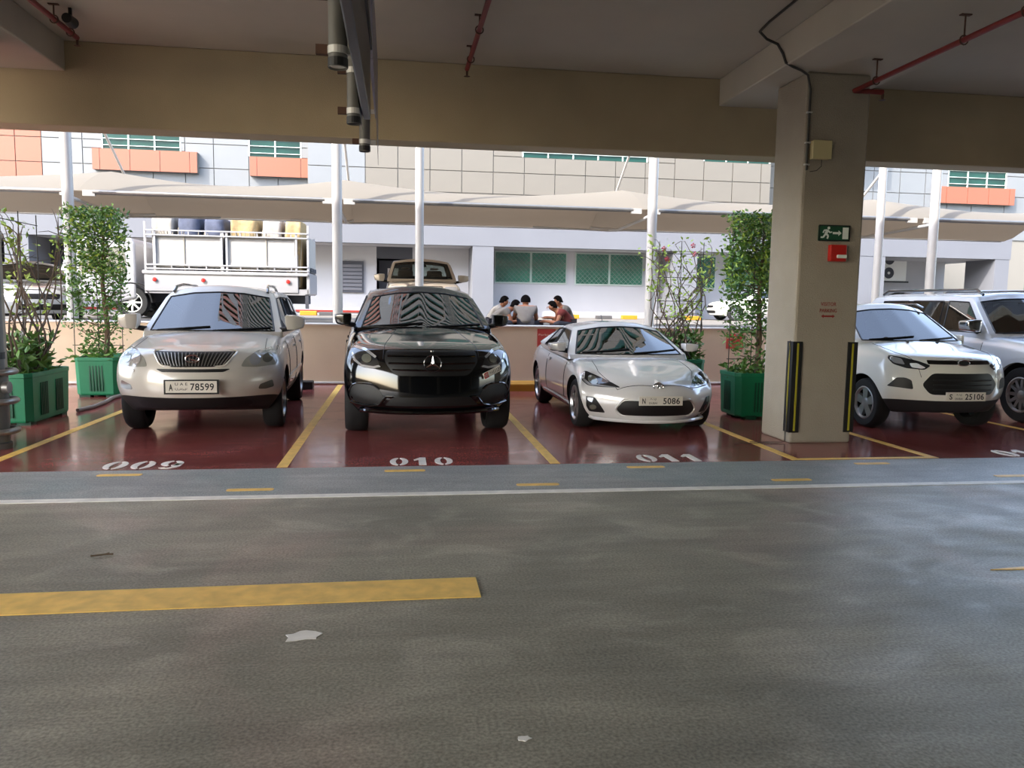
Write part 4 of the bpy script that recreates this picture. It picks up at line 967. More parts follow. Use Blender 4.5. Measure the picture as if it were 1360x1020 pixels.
# ---------------------------------------------------------------- planters and plants
def planter(x0, x1, y0, y1, h, lab):
    cx, cy = (x0+x1)/2, (y0+y1)/2; a, b = (x1-x0)/2, (y1-y0)/2
    t = thing('planter', lab, 'planter', (cx, cy, 0), 0, 'green plastic planters')
    c = .07
    def ringp(s, z): 
        A, Bv = a*s, b*s
        return [(-A+c, -Bv, z), (A-c, -Bv, z), (A, -Bv+c, z), (A, Bv-c, z), (A-c, Bv, z), (-A+c, Bv, z), (-A, Bv-c, z), (-A, -Bv+c, z)]
    V = []; F = []
    prof = [(.93, .035), (.95, .06), (.985, h-.06), (1.0, h-.05), (1.0, h), (.92, h), (.90, h-.08)]
    for s, z in prof: V += ringp(s, z)
    for i in range(len(prof)-1):
        for k in range(8): F.append((i*8+k, i*8+(k+1) % 8, (i+1)*8+(k+1) % 8, (i+1)*8+k))
    F.append(tuple(range(8))[::-1]); F.append(tuple(range(48, 56)))
    obj('tub', MB().add(V, F), 'green_tub', t)
    obj('soil', B(-a*.9, a*.9, -b*.9, b*.9, h-.10, h-.07), 'soil', t)
    for sx in (-1, 1):
        for sy in (-1, 1): obj('foot', B(sx*a*.6-.08, sx*a*.6+.08, sy*b*.75-.08, sy*b*.75+.08, 0, .05), 'green_groove', t)
    def grooves(long, half, n0, faces):
        for f in faces:
            for cc in n0:
                for k in range(5):
                    u = cc+(k-2)*.045
                    for s in (-1, 1):
                        if f == 'x':
                            w = a*.967; o = obj('groove', B(min(s*w, s*(w+.012)), max(s*w, s*(w+.012)), u-.010, u+.010, .10, h-.13), 'green_groove', t)
                        else:
                            w = b*.967; o = obj('groove', B(u-.010, u+.010, min(s*w, s*(w+.012)), max(s*w, s*(w+.012)), .10, h-.13), 'green_groove', t)
    if b > a: grooves(b, b, (-.22, .22), 'x'); grooves(a, a, (0,), 'y')
    else: grooves(a, a, (-.22, .22), 'y'); grooves(b, b, (0,), 'x')
    return t
P1 = planter(-5.05, -4.42, 10.10, 11.30, .64, 'green ribbed planter with the bare climber by the drain pipe')
P2 = planter(-5.06, -4.40, 13.0, 14.2, .63, 'green ribbed planter under the dense shrub beside the pearl white SUV')
P3 = planter(4.67, 5.87, 10.30, 10.95, .65, 'green ribbed planter right behind the pillar')
P4 = planter(4.60, 5.32, 13.0, 14.2, .64, 'green planter with flowering climber mostly hidden by the silver coupe')
def leaves(pts, size, rr, mb):
    for p in pts:
        s = size*(.7+.6*rr.random()); d = Vector((rr.gauss(0, 1), rr.gauss(0, 1), rr.gauss(.2, .7))).normalized()
        n = d.cross(Vector((rr.gauss(0, 1), rr.gauss(0, 1), rr.gauss(0, 1)))).normalized(); u = d.cross(n)
        p = Vector(p)
        mb.add([p, p+d*s*.5+n*s*.22+u*s*.06, p+d*s, p+d*s*.5-n*s*.22+u*s*.06], [(0, 1, 2), (0, 2, 3)])
def trellis(t, w, y, z0, z1):
    m = MB()
    for k in range(3): m.tube([(-w/2+w*k/2, y, z0), (-w/2+w*k/2, y, z1)], .007, 5)
    z = z0+.25
    while z < z1: m.tube([(-w/2-.03, y, z), (w/2+.03, y, z)], .006, 5); z += .42
    obj('trellis', m, 'wire', t)
def dense(x, y, z0, z1, w, d, lab, seed, n=2600, stem=None, name='shrub'):
    rr = random.Random(seed); t = thing(name, lab, 'shrub', (x, y, z0), 0, 'dense shrubs in planters')
    h = z1-z0; trellis(t, w*.86, -.03, 0, h*.92)
    tr = MB(); sx = stem if stem is not None else .1
    tr.tube([(sx, 0, -.05), (sx+.02, .02, h*.25), (sx-.02, 0, h*.5), (sx+.01, .01, h*.8), (sx, 0, h*.95)], [.045, .04, .034, .022, .01], 8)
    tips = []
    for k in range(34):
        z = h*(.12+.82*k/34); a = rr.uniform(0, 6.28); r = rr.uniform(.5, 1)
        e = (w/2*r*math.cos(a), d/2*r*math.sin(a), min(h*.98, z+rr.uniform(.02, .3)))
        m = ((sx+e[0])/2, e[1]/2, (z+e[2])/2-.02); tr.tube([(sx, 0, z), m, e], [.012, .008, .004], 5); tips += [m, e]
    obj('stem', tr, 'bark', t, sm=50)
    groups = [('foliage', 'leaf', .55), ('dark_foliage', 'leaf_dark', .25), ('pale_foliage', 'leaf_light', .20)]
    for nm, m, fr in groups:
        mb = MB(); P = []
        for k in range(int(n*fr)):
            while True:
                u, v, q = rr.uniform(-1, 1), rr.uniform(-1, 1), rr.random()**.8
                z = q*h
                if m == 'leaf_light' and q < .55: continue  # pale leaves stay in the upper part
                gap = math.sin(u*5+seed)*math.sin(z*4.2+seed*2)+.55*math.sin(z*9+u*3)
                dens = .55+.5*q
                if gap*.45+dens > rr.random()*1.15 and (q > .18 or abs(u-sx/w) < .75): break
            P.append((u*w/2*(.94+.12*rr.random()), v*d/2, .06+z+rr.uniform(-.04, .04)))
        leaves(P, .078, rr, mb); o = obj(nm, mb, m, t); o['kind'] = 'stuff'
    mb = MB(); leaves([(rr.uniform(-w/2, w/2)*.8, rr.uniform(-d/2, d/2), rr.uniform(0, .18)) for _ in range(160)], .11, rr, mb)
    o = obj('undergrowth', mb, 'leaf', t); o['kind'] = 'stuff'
    return t
def climber(x, y, z0, z1, w, d, lab, seed, rz=0, nleaf=260, flowers=None, under=420):
    rr = random.Random(seed); t = thing('climber', lab, 'climbing plant', (x, y, z0), rz, 'bare climbing plants in planters')
    h = z1-z0; trellis(t, w*.9, 0, -.0, h*.96); tw = MB(); P = []
    for k in range(17):
        p = Vector((rr.uniform(-w/2, w/2)*.55, rr.uniform(-d/2, d/2)*.5, -.03)); pts = [p.copy()]; v = Vector((rr.uniform(-.3, .3), 0, 1))
        steps = rr.randint(9, 15); dz = h*rr.uniform(.75, 1.0)/steps
        for s in range(steps):
            v += Vector((rr.gauss(0, .32), rr.gauss(0, .2), 0)); v.x = max(-.9, min(.9, v.x)); v.y = max(-.5, min(.5, v.y))
            p = p+Vector((v.x*dz, v.y*dz, dz)); p.x = max(-w/2, min(w/2, p.x)); p.y = max(-d/2, min(d/2, p.y)); pts.append(p.copy())
            if rr.random() < .45 and s > 2:
                q = p+Vector((rr.uniform(-.28, .28), rr.uniform(-.15, .15), rr.uniform(-.05, .25))); tw.tube([p, (p+q)/2+Vector((0, 0, .03)), q], [.006, .005, .003], 4); P.append(q)
            if s > 4: P.append(p+Vector((rr.gauss(0, .05), rr.gauss(0, .05), 0)))
        tw.tube(pts, [.016*(1-.75*i/len(pts)) for i in range(len(pts))], 5)
    o = obj('twigs', tw, 'twig', t, sm=60)
    mb = MB(); top = [q for q in P if q.z > h*.3]
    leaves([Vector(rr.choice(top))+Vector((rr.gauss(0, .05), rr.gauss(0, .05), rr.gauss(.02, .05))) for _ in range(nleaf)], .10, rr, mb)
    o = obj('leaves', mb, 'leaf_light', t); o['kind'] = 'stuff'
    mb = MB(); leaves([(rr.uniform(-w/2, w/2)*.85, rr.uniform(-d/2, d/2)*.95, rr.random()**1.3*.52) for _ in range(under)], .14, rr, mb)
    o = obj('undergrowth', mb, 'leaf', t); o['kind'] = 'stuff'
    if flowers:
        for k in range(4):
            fm = MB(); q = Vector((rr.uniform(-w/2, w/2), rr.uniform(-.1, .1), rr.uniform(h*.8, h*.98) if flowers == 'petal' else rr.uniform(.42, .58)))
            for j in range(5): fm.add([q, q+Vector((.05*math.cos(j*1.26), .03, .05*math.sin(j*1.26))), q+Vector((.05*math.cos(j*1.26+.8), .03, .05*math.sin(j*1.26+.8)))], [(0, 1, 2)])
            obj('flower', fm, flowers, t)
climber(-4.74, 10.72, .57, 2.72, 1.10, .5, 'bare twiggy climber with sparse leaves on a trellis by the drain pipe', 3, R(90), 210, 'petal_white', 520)
dense(-4.76, 13.3, .56, 2.90, .84, .56, 'leafy green shrub trained square above the planter left of the pearl white SUV', 5, 4300, .1).__setitem__('label', 'leafy green shrub trained square in the planter beside the pearl white SUV')
dense(5.02, 10.66, .58, 2.83, .78, .5, 'leafy green shrub trained square in the planter behind the pillar', 9, 4300, .12)
climber(4.98, 13.5, .57, 2.80, .92, .5, 'airy climber with a few red flowers on a trellis behind the silver coupe', 13, 0, 420, 'petal', 420)
# ---------------------------------------------------------------- people resting beyond the low wall
def skin_mesh(V, E, Rr, level=2):
    me = bpy.data.meshes.new('sk'); me.from_pydata(V, E, []); o = bpy.data.objects.new('sk', me); COL.objects.link(o)
    md = o.modifiers.new('k', 'SKIN'); 
    for i, sv in enumerate(me.skin_vertices[0].data): sv.radius = (Rr[i], Rr[i]); sv.use_root = (i == 0)
    s = o.modifiers.new('s', 'SUBSURF'); s.levels = level; s.render_levels = level
    r = evaluated(o); bpy.data.objects.remove(o); r.materials.clear(); return r
def person(x, y, rz, lab, shirt, lean=.35, s=1.0, head_drop=.25, low=1.0):
    """seated on the ground with folded legs, local forward is -y"""
    t = thing('person', lab, 'person', (x, y, .95), rz, 'people sitting beyond the low wall')
    f = lambda up, fw: Vector((0, -fw, .12+(up-.12)*low))
    pel = f(.12, 0); wa = f(.26, .03+lean*.08); ch = f(.45, .06+lean*.28); nk = f(.55, .09+lean*.40); hd0 = f(.58, .11+lean*.46); hd = f(.655-head_drop*.05, .14+lean*.52); ht = f(.735-head_drop*.09, .14+lean*.54)
    V = [pel, wa, ch, nk, hd0, hd, ht]; E = [(0, 1), (1, 2), (2, 3), (3, 4), (4, 5), (5, 6)]; Rr = [.15, .145, .15, .06, .058, .092, .07]
    SV, SE, SR = [pel, wa, ch, (ch+nk)/2], [(0, 1), (1, 2), (2, 3)], [.185, .178, .182, .09]
    TV, TE, TR = [pel], [], [.155]
    for sg in (-1, 1):
        sh = ch+Vector((sg*.19, .0, .05)); el = sh+Vector((sg*.05, -.10, -.24)); wr = el+Vector((-sg*.10, -.22, .03)); hn = wr+Vector((-sg*.03, -.07, -.01))
        n = len(V); V += [sh, el, wr, hn]; E += [(2, n), (n, n+1), (n+1, n+2), (n+2, n+3)]; Rr += [.06, .043, .032, .036]
        for j, (dx, dz, ln) in enumerate(((-.024, .012, .07), (-.008, .016, .085), (.008, .014, .08), (.022, .008, .062), (-sg*.045 if False else .034*sg*-1, -.012, .05))):
            m = len(V); V += [hn+Vector((dx, -.035, dz)), hn+Vector((dx*1.2, -.035-ln*.6, dz-.02))]; E += [(n+3, m), (m, m+1)]; Rr += [.010, .008]
        n = len(SV); SV += [sh, (sh+el)/2]; SE += [(2, n), (n, n+1)]; SR += [.088, .075]
        hp = pel+Vector((sg*.10, -.02, 0)); kn = pel+Vector((sg*.36, -.30, .06)); an = pel+Vector((-sg*.05, -.42, -.07)); ft = an+Vector((-sg*.12, -.04, -.01))
        n = len(V); V += [hp, kn, an, ft]; E += [(0, n), (n, n+1), (n+1, n+2), (n+2, n+3)]; Rr += [.085, .06, .04, .035]
        n = len(TV); TV += [hp, kn, (kn+an*2)/3]; TE += [(0, n), (n, n+1), (n+1, n+2)]; TR += [.105, .078, .058]
    b = obj('body', skin_mesh(V, E, Rr), 'skin', t, sm=60)
    obj('shirt', skin_mesh(SV, SE, SR), shirt, t, sm=60); obj('trousers', skin_mesh(TV, TE, TR), 'trousers', t, sm=60)
    c = hd+Vector((0, .012, .02)); hm = MB(); pr = []
    for k in range(9):
        q = -0.35+k*(math.pi/2+.35)/8; pr.append((.106*math.cos(q), .118*math.sin(q)))
    hm.lathe(pr+[(0, .118)], 18, 'z', tuple(c)); hm.v = [(vx, vy+(.02 if vz < c.z else 0), vz) if vy > c.y-.055 or vz > c.z+.035 else (vx*.93, c.y-.05+(vy-c.y+.05)*.25, max(vz, c.z+.03)) for vx, vy, vz in hm.v]
    obj('hair', hm, 'hair', t, sm=60)
    for sg in (-1, 1):
        obj('ear', MB().lathe([(0, -.012), (.022, -.008), (.026, .0), (.02, .01), (0, .012)], 10, 'x', (hd.x+sg*.093, hd.y+.005, hd.z-.01)), 'skin', t, sm=60)
        obj('eye', MB().lathe([(0, -.007), (.010, 0), (0, .007)], 8, 'y', (hd.x+sg*.033, hd.y-.088, hd.z)), 'hair', t)
    obj('nose', MB().add([(hd.x, hd.y-.112, hd.z-.03), (hd.x-.016, hd.y-.085, hd.z-.035), (hd.x+.016, hd.y-.085, hd.z-.035), (hd.x, hd.y-.086, hd.z+.01)], [(0, 1, 3), (0, 3, 2), (0, 2, 1), (1, 2, 3)]), 'skin', t)
    obj('mouth', B(hd.x-.022, hd.x+.022, hd.y-.088, hd.y-.08, hd.z-.058, hd.z-.052), 'shirt_maroon', t)
    t.scale = (s, s, s)
    return t
person(2.08, 17.55, R(95), 'person in a grey shirt bending forward with bare forearms beside the black mirror', 'shirt_grey', .72, 1.06, .25, .80)
person(2.14, 18.30, R(82), 'dark-haired person in a pale shirt half hidden behind the bending person', 'shirt_pale', .3, 1.08, .2, .93)
person(2.80, 17.35, R(172), 'person in a grey shirt sitting upright with back turned to the wall', 'shirt_grey', .08, 1.07, 0, .96)
person(3.84, 17.50, R(-95), 'person in a maroon shirt hunched forward holding food', 'shirt_maroon', .5, 1.04, .25, .80)
person(4.0, 18.2, R(-88), 'dark-haired person in a grey shirt behind the maroon-shirted person', 'shirt_grey', .3, 1.06, .2, 1.0)
tag(obj('food_box', MB().box(2.52, 2.66, 18.0, 18.2, .95, 1.22).box(2.50, 2.68, 17.98, 18.22, 1.22, 1.24), 'yellow_kerb', None, bevel=.01), 'small yellow box on the ground between the seated people', 'box')
# ---------------------------------------------------------------- shade canopies
PX = [-6.57, -1.3, 5.56, 12.42]
for i, x in enumerate(PX):
    near = {-6.57: 'white canopy post beside the dense shrub and loaded truck', -1.3: 'white canopy post between the pearl SUV and black coupe SUV', 5.56: 'white canopy post behind the silver coupe and flowering climber', 12.42: 'white canopy post behind the tall icy SUV'}.get(x, 'white canopy post farther along the canopy row')
    t = thing('canopy_post', near, 'post', (x, 17.0, .95), 0, 'white canopy posts')
    obj('shaft', MB().lathe([(.13, 0), (.105, .01), (.105, 6.2), (0, 6.2)], 20, 'z'), 'white_post', t, sm=40)
    obj('base_plate', B(-.2, .2, -.2, .2, 0, .02), 'white_post', t)
    obj('tie_rod', MB().tube([(0, 0, 5.6), (.05, 3.35, 3.45)], .032, 8), 'white_post', t, sm=60)
    obj('arm', MB().tube([(0, 0, 2.62), (0, 2.8, 2.55), (0, 5.6, 2.86)], .04, 8), 'white_post', t, sm=60)
    for s in (-1, 1):
        obj('brace', MB().tube([(0, 3.6, 2.6), (s*1.7, 5.7, 2.85)], .028, 8), 'white_post', t, sm=60)
        obj('bracket', B(min(s*.1, s*.34), max(s*.1, s*.34), .46, .56, 2.70, 2.82), 'white_post', t)
for x, y, lab in ((.42, 17.0, 'thinner white post standing before the beige pickup'), (11.05, 17.0, 'thinner white post close beside the pillar edge')):
    t = thing('canopy_post', lab, 'post', (x, y, .95), 0, 'white canopy posts')
    obj('shaft', MB().lathe([(.11, 0), (.09, .01), (.09, 6.2), (0, 6.2)], 20, 'z'), 'white_post', t, sm=40); obj('base_plate', B(-.17, .17, -.17, .17, 0, .02), 'white_post', t)
def canopy(x0, x1, lab):
    t = thing('shade_canopy', lab, 'canopy', ((x0+x1)/2, 20.3, 3.6), 0, 'fabric shade canopies'); V = []; F = []; nu, nv = 24, 14; cx = (x0+x1)/2
    for b in (0, 1):
        for i in range(nu+1):
            u = i/nu
            for j in range(nv+1):
                v = j/nv; q = math.sin(math.pi*min(1, v*1.05))
                peak = .74-.16*math.sin(math.pi*u)
                sag = .10*math.sin(math.pi*u)*math.sin(math.pi*v)
                end = 0
                z = .16+(.05 if v > .5 else 0)*v+peak*(q**.85)-sag+end
                y = -2.8+5.5*v-(.12*math.sin(math.pi*u) if v == 1 else 0)+(.10*math.sin(math.pi*u) if v == 0 else 0)
                V.append((x0+(x1-x0)*u-cx, y, z-.012*b))
    m = (nu+1)*(nv+1)
    for i in range(nu):
        for j in range(nv):
            a = i*(nv+1)+j; F.append((a, a+nv+1, a+nv+2, a+1)); F.append((m+a, m+a+1, m+a+nv+2, m+a+nv+1))
    for i in range(nu):
        a = i*(nv+1); F.append((a, m+a, m+a+nv+1, a+nv+1)); a += nv; F.append((a, a+nv+1, m+a+nv+1, m+a))
    for j in range(nv):
        F.append((j, j+1, m+j+1, m+j)); a = nu*(nv+1)+j; F.append((a, m+a, m+a+1, a+1))
    obj('fabric', MB().add(V, F), 'fabric', t, sm=50)
    obj('front_pipe', MB().tube([(x0+.3-cx, -2.8, .13), (x1-.3-cx, -2.8, .13)], .05, 10), 'steel', t, sm=60)
    obj('back_pipe', MB().tube([(x0+.1-cx, 2.7, .22), (x1-.1-cx, 2.7, .22)], .05, 10), 'white_post', t, sm=60)
CL = ['cream shade canopy above the dense shrub and planters', 'cream shade canopy in front of the loaded truck', 'cream shade canopy above the pickup and resting people', 'cream shade canopy above the flowering climber', 'cream shade canopy above the tall icy SUV']
xs = [-13.5]+PX+[19.3]
for i in range(len(xs)-1): canopy(xs[i], xs[i+1], CL[i])
# ---------------------------------------------------------------- low white service building
sb = thing('service_building', 'low white service building with green windows behind the canopies', 'building', (12, 36, .95))
def sv(nm, x0, x1, y0, y1, z0, z1, m='white_wall', **k):
    p = k.pop('parent', sb); o = obj(nm, B(x0-12, x1-12, y0-36, y1-36, z0-.95, z1-.95), m, p, **k); return o
sv('fascia', -34, 29, 34, 34.5, 4.02, 5.25); sv('roof', -34, 29, 34.5, 39.3, 5.0, 5.25); sv('soffit', -34, 29, 34.5, 39.0, 4.02, 4.12, 'grey_wall')
for a, b, y in ((-34, -17.5, 36), (-13.5, -1.03, 36), (.58, 3.13, 36), (3.13, 22.5, 36), (24, 28.2, 37.5)): sv('wall', a, b, y, y+.3, .95, 4.02, 'grey_wall')
sv('back_wall', -34, 29, 39.0, 39.3, .95, 5.0, 'dark_wall')
for a, b in ((-15.6, -14.7), (3.13, 4.05), (12.2, 13.3), (20.9, 22.5), (28.2, 28.95)): sv('pillar', a, b, 34.02, 36, .95, 4.02, 'white_wall')
sv('roof_edge_rail', -34, 29, 33.9, 33.98, 5.3, 5.36, 'grey_wall')
sv('doorway_lintel', -1.03, .58, 36, 36.3, 3.5, 4.02, 'dark_wall')
d = sv('door', -.95, .5, 36.9, 37, .95, 3.45, 'dark_wall'); sv('door_grille', -.55, -.05, 36.86, 36.9, 2.6, 3.1, 'white_trim', parent=d)
cab = sv('meter_cabinet', -2.75, -1.6, 35.9, 36, 1.95, 3.35, 'dark_wall')
cab['label'] = 'grey louvred cabinet on the service wall'
for k in range(7): sv('cabinet_slat', -2.68, -1.67, 35.87, 35.9, 2.05+k*.17, 2.17+k*.17, 'cabinet_grey', parent=cab)
sv('red_skirting', -34, 3.13, 35.95, 36, 1.05, 1.15, 'stencil_red')
sv('bracket_frame', 3.2, 3.26, 35.5, 35.9, 2.9, 3.9, 'dark_wall') if False else None
def swin(x0, x1, z0, z1, n):
    w = sv('window', x0, x1, 35.94, 36, z0, z1, 'frame_pale'); w['label'] = 'green glazed window behind a wire grille'
    p = (x1-x0)/n
    for k in range(n):
        a, b = x0+p*k+.05, x0+p*(k+1)-.05
        sv('pane', a, b, 35.92, 35.94, z0+.06, z1-.06, 'green_glass', parent=w)
        m = MB(); st = .22; L_, H_ = b-a, z1-z0-.12; q = -H_
        while q < L_:
            u0, u1 = max(q, 0), min(q+H_, L_)
            if u1 > u0:
                for sg in (1, -1):
                    A = (u0, (u0-q)) if sg > 0 else (u0, H_-(u0-q)); C_ = (u1, (u1-q)) if sg > 0 else (u1, H_-(u1-q))
                    m.tube([(a+A[0]-12, -.10, z0+.06+A[1]-.95), (a+C_[0]-12, -.10, z0+.06+C_[1]-.95)], .011, 4)
            q += st
        g = obj('wire_grille', m, 'mesh_grille', w); g['kind'] = 'stuff'
swin(4.32, 7.71, 2.50, 3.96, 2); swin(8.11, 11.39, 2.48, 3.96, 2); swin(13.45, 15.0, 2.4, 3.96, 1); swin(15.5, 19, 2.4, 3.96, 2)
ac = thing('air_conditioner', 'white outdoor air conditioner with two fans on the service wall', 'air conditioner', (24.9, 37.45, 3.0))
obj('casing', B(-.75, .75, -.5, -.02, 0, 1.5), 'plastic_white', ac, bevel=.03)
for z in (.4, 1.1):
    fr_ = obj('fan_grille', MB().lathe([(.02, -.53), (.3, -.53), (.3, -.5), (.0, -.5)], 24, 'y', (-.25, 0, z)), 'dark_wall', ac)
    obj('fan_hub', MB().lathe([(0, -.56), (.07, -.55), (.07, -.5)], 12, 'y', (-.25, 0, z)), 'plastic_white', fr_)
    obj('fan_ring', MB().tube([(-.25+.3*math.cos(k*math.pi/12), -.53, z+.3*math.sin(k*math.pi/12)) for k in range(24)], .02, 5, closed=True), 'plastic_white', fr_)
obj('wall_bracket', MB().box(-.9, .9, -.5, -.44, -.08, 0).box(-1.4, -.8, -.35, -.05, 0, 1.5), 'black', ac)
wf = thing('wall_bracket', 'empty black metal bracket on the service wall beside the window', 'bracket', (3.6 +.9, 36, 3.3)); wf.location = (4.15, 36, 3.1)
obj('bracket_frame', MB().tube([(-.5, -.4, .0), (-.5, -.4, .8), (.1, -.4, .8), (.1, -.4, 0)], .025, 6, closed=True).tube([(.1, -.4, .8), (.1, -.02, .8)], .025, 6).tube([(-.5, -.4, .8), (-.5, -.02, .8)], .025, 6), 'black', wf)
for x, lab in ((-4.08, 'beside the loaded truck'), (7.05, 'under the double window nearest the pickup'), (9.66, 'under the second double window'), (12.6, 'behind the flowering climber')):
    tag(obj('kerb_block', B(x, x+.68, 33.2, 33.5, .95, 1.13), 'yellow_kerb', None, bevel=.02), 'yellow kerb block at the service building '+lab, 'kerb', 'yellow kerb blocks')
for x, lab in ((-3.3, 'by the grey cabinet'), (8.5, 'between two yellow ones under the windows'), (11.2, 'just before the white wall pillar')):
    tag(obj('kerb_block', B(x, x+.7, 33.2, 33.5, .95, 1.10), 'dark_kerb', None, bevel=.02), 'dark grey kerb block at the service building '+lab, 'kerb', 'dark kerb blocks')
# ---------------------------------------------------------------- clad tower block behind
tw = thing('tower_block', 'tall clad building with orange boxes, pale panels and green windows', 'building', (5, 45, .95))
def tv(nm, x0, x1, y0, y1, z0, z1, m, parent=None, **k): return obj(nm, B(x0-5, x1-5, y0-45, y1-45, z0-.95, z1-.95), m, parent or tw, **k)
tv('core_wall', -22, -4.4, 41.05, 60, .95, 10.4, 'joint'); tv('core_wall', -4.4, 19.3, 39.56, 60, .95, 10.4, 'joint'); tv('core_wall', 19.3, 36, 41.05, 60, .95, 10.4, 'joint')
PM = {}
def panel(x0, x1, z0, z1, y, m, d=.06):
    w, h = round(x1-x0-.04, 3), round(z1-z0-.04, 3); k = (w, h, m, d)
    if k not in PM: me = B(0, w, 0, d, 0, h).mesh('panel'); fixn(me); setmat(me, m); PM[k] = me
    o = bpy.data.objects.new('panel', PM[k]); COL.objects.link(o); o.parent = tw; o.location = (x0+.02-5, y-d-45, z0+.02-.95); return o
def hit(a, b, c, d, rects): return any(a < r[1]-.05 and b > r[0]+.05 and c < r[3]-.05 and d > r[2]+.05 for r in rects)
# windows: x0,x1,z0,z1
WL = [(-14.2, -10.6, 8.72, 10.3), (-7.37, -4.88, 8.62, 10.3)]; WR = [(30.65, 34.27, 8.5, 10.3)]
WMd = [(6.1, 12.55, 8.86, 10.3), (15.6, 19.2, 9.05, 10.3)]
def zone(xs_, zs_, y, colf, rects):
    for a, b in zip(xs_, xs_[1:]):
        for c, d in zip(zs_, zs_[1:]):
            if not hit(a, b, c, d, rects): panel(a, b, c, d, y, colf(a))
            else:
                for r in rects:
                    if a < r[1]-.05 and b > r[0]+.05 and c < r[2]-.05 and d > r[2]+.05: panel(a, b, c, r[2], y, colf(a))
                    if c < r[3] and d > r[2]:
                        if a < r[0]-.05 < b-.05: panel(a, r[0], max(c, r[2]), d, y, colf(a))
                        if a+.05 < r[1] < b-.05: panel(r[1], b, max(c, r[2]), d, y, colf(a))
zone([-21.6, -20.0, -18.1, -16.93, -15.1, -13.4, -11.9, -10.4, -9.06, -7.39, -6.0, -4.4], [5.6, 6.9, 7.96, 9.12, 10.3], 41.05, lambda a: 'panel_orange' if a < -17 else 'panel_white', WL)
zone([-4.4, -3.0]+[-1.66+1.57*k for k in range(14)]+[19.3], [5.8, 7.0, 8.06, 9.2, 10.3], 39.56, lambda a: 'panel_white' if a < -1.7 else 'panel_beige', WMd)
zone([19.3, 21, 22.9, 24.5, 26.1, 27.7, 29.25, 30.65, 32.2, 34.27, 36], [5.6, 6.9, 8.05, 9.2, 10.3], 41.05, lambda a: 'panel_beige' if a < 24 else 'panel_white', WR)
def twin(r, y, nm=4, lou=5):
    x0, x1, z0, z1 = r; w = tv('window', x0, x1, y-.02, y, z0, z1, 'teal_glass'); n = max(2, int((x1-x0)/1.2))
    for k in range(n+1): xx = x0+(x1-x0)*k/n; tv('mullion', xx-.035, xx+.035, y-.07, y-.02, z0, z1, 'frame_pale', w)
    for k in range(lou): zz = z0+(z1-z0)*(k+.5)/lou; tv('louvre', x0, x1, y-.10, y-.03, zz-.015, zz+.015, 'frame_pale', w)
for r in WL: twin(r, 41.05)
for r in WR: twin(r, 41.05)
for r in WMd: twin(r, 39.56, lou=3)
def obox(x0, x1, z0, z1, y):
    bx = tv('orange_box', x0+.01, x1-.01, y-.34, y, z0+.01, z1-.01, 'joint'); n = max(2, round((x1-x0)/1.28)); p = (x1-x0-.4)/(n-1)
    es = [x0, x0+.35]+[x0+.35+(x1-x0-.7)*k/(n-1) for k in range(1, n-1)]+[x1-.35, x1]
    for a, b in zip(es, es[1:]): tv('orange_panel', a+.012, b-.012, y-.38, y-.34, z0, z1, 'panel_orange', bx)
    tv('orange_top', x0, x1, y-.38, y, z1, z1+.03, 'panel_orange', bx)
obox(-14.56, -9.75, 7.66, 8.62, 41.0); obox(-7.3, -4.5, 7.62, 8.52, 41.0); obox(29.97, 34.6, 7.54, 8.42, 41.0)
# upper storeys
NF = 34
for a, b, y, m in ((-19.0, -4.4, 41.05, 'panel_white'), (-4.4, 25, 39.56, 'panel_beige')):
    tv('storey_wall', a, b, y, 60, 10.4, 10.4+NF*3.6, 'teal_glass')
    for f in range(NF): tv('spandrel', a, b, y-.25, y, 10.5+f*3.6, 12.3+f*3.6, 'panel_orange' if a < -5 else m)
    for k in range(int((b-a)/3.2)+1): tv('pier', a+k*3.2, a+k*3.2+(1.1 if a < -5 else .25), y-.3, y, 10.4, 10.4+NF*3.6, m)
gb_ = thing('glass_building', 'pale green glass building at the far end past the orange box', 'building', (40, 44, .95))
obj('glass_wall', B(-4, 10, 0, 8, 0, 8.2), 'green_glass', gb_)
for z in (3.4, 5.6, 7.4): obj('white_band', B(-4, 10, -.1, 0, z, z+.5), 'white_wall', gb_)
for k in range(10): obj('mullion', B(-4+k*1.5, -3.95+k*1.5, -.06, 0, 0, 8.2), 'frame_pale', gb_)
# ---------------------------------------------------------------- loaded truck
tk = thing('cargo_truck', 'white flatbed truck with caged bed piled with roped bundles', 'truck', (-5.2, 26, .95))
def kv(nm, x0, x1, y0, y1, z0, z1, m, parent=None, **k): return obj(nm, B(x0+5.2, x1+5.2, y0-26, y1-26, z0-.95, z1-.95), m, parent or tk, **k)
kv('bed_floor', -7.6, -2.8, 25, 27.1, 1.72, 1.9, 'paint_truck'); kv('drop_side', -7.6, -3.1, 24.97, 25.05, 1.78, 2.34, 'paint_truck', bevel=.02); kv('rear_gate', -2.85, -2.75, 25, 27.1, 1.75, 2.4, 'paint_truck', bevel=.02)
kv('drop_side_rail', -7.65, -2.8, 24.93, 25.05, 2.30, 2.40, 'paint_truck', bevel=.02); kv('far_side', -7.6, -2.8, 27.05, 27.1, 1.78, 3.6, 'paint_truck')
kv('chassis', -9.4, -2.9, 25.6, 26.5, 1.45, 1.72, 'dark_wall')
kv('canvas', -7.35, -5.35, 25.02, 25.06, 2.52, 3.47, 'tarp'); kv('canvas', -5.2, -3.2, 25.02, 25.06, 2.52, 3.47, 'tarp'); kv('canvas_end', -2.84, -2.78, 25.1, 27.0, 2.45, 3.5, 'tarp')
for x in (-7.55, -7.28, -5.35, -5.2, -3.15, -2.8): kv('cage_post', x-.03, x+.03, 24.95, 25.02, 2.34, 3.85 if x in (-7.55, -2.8) else 3.62, 'paint_truck')
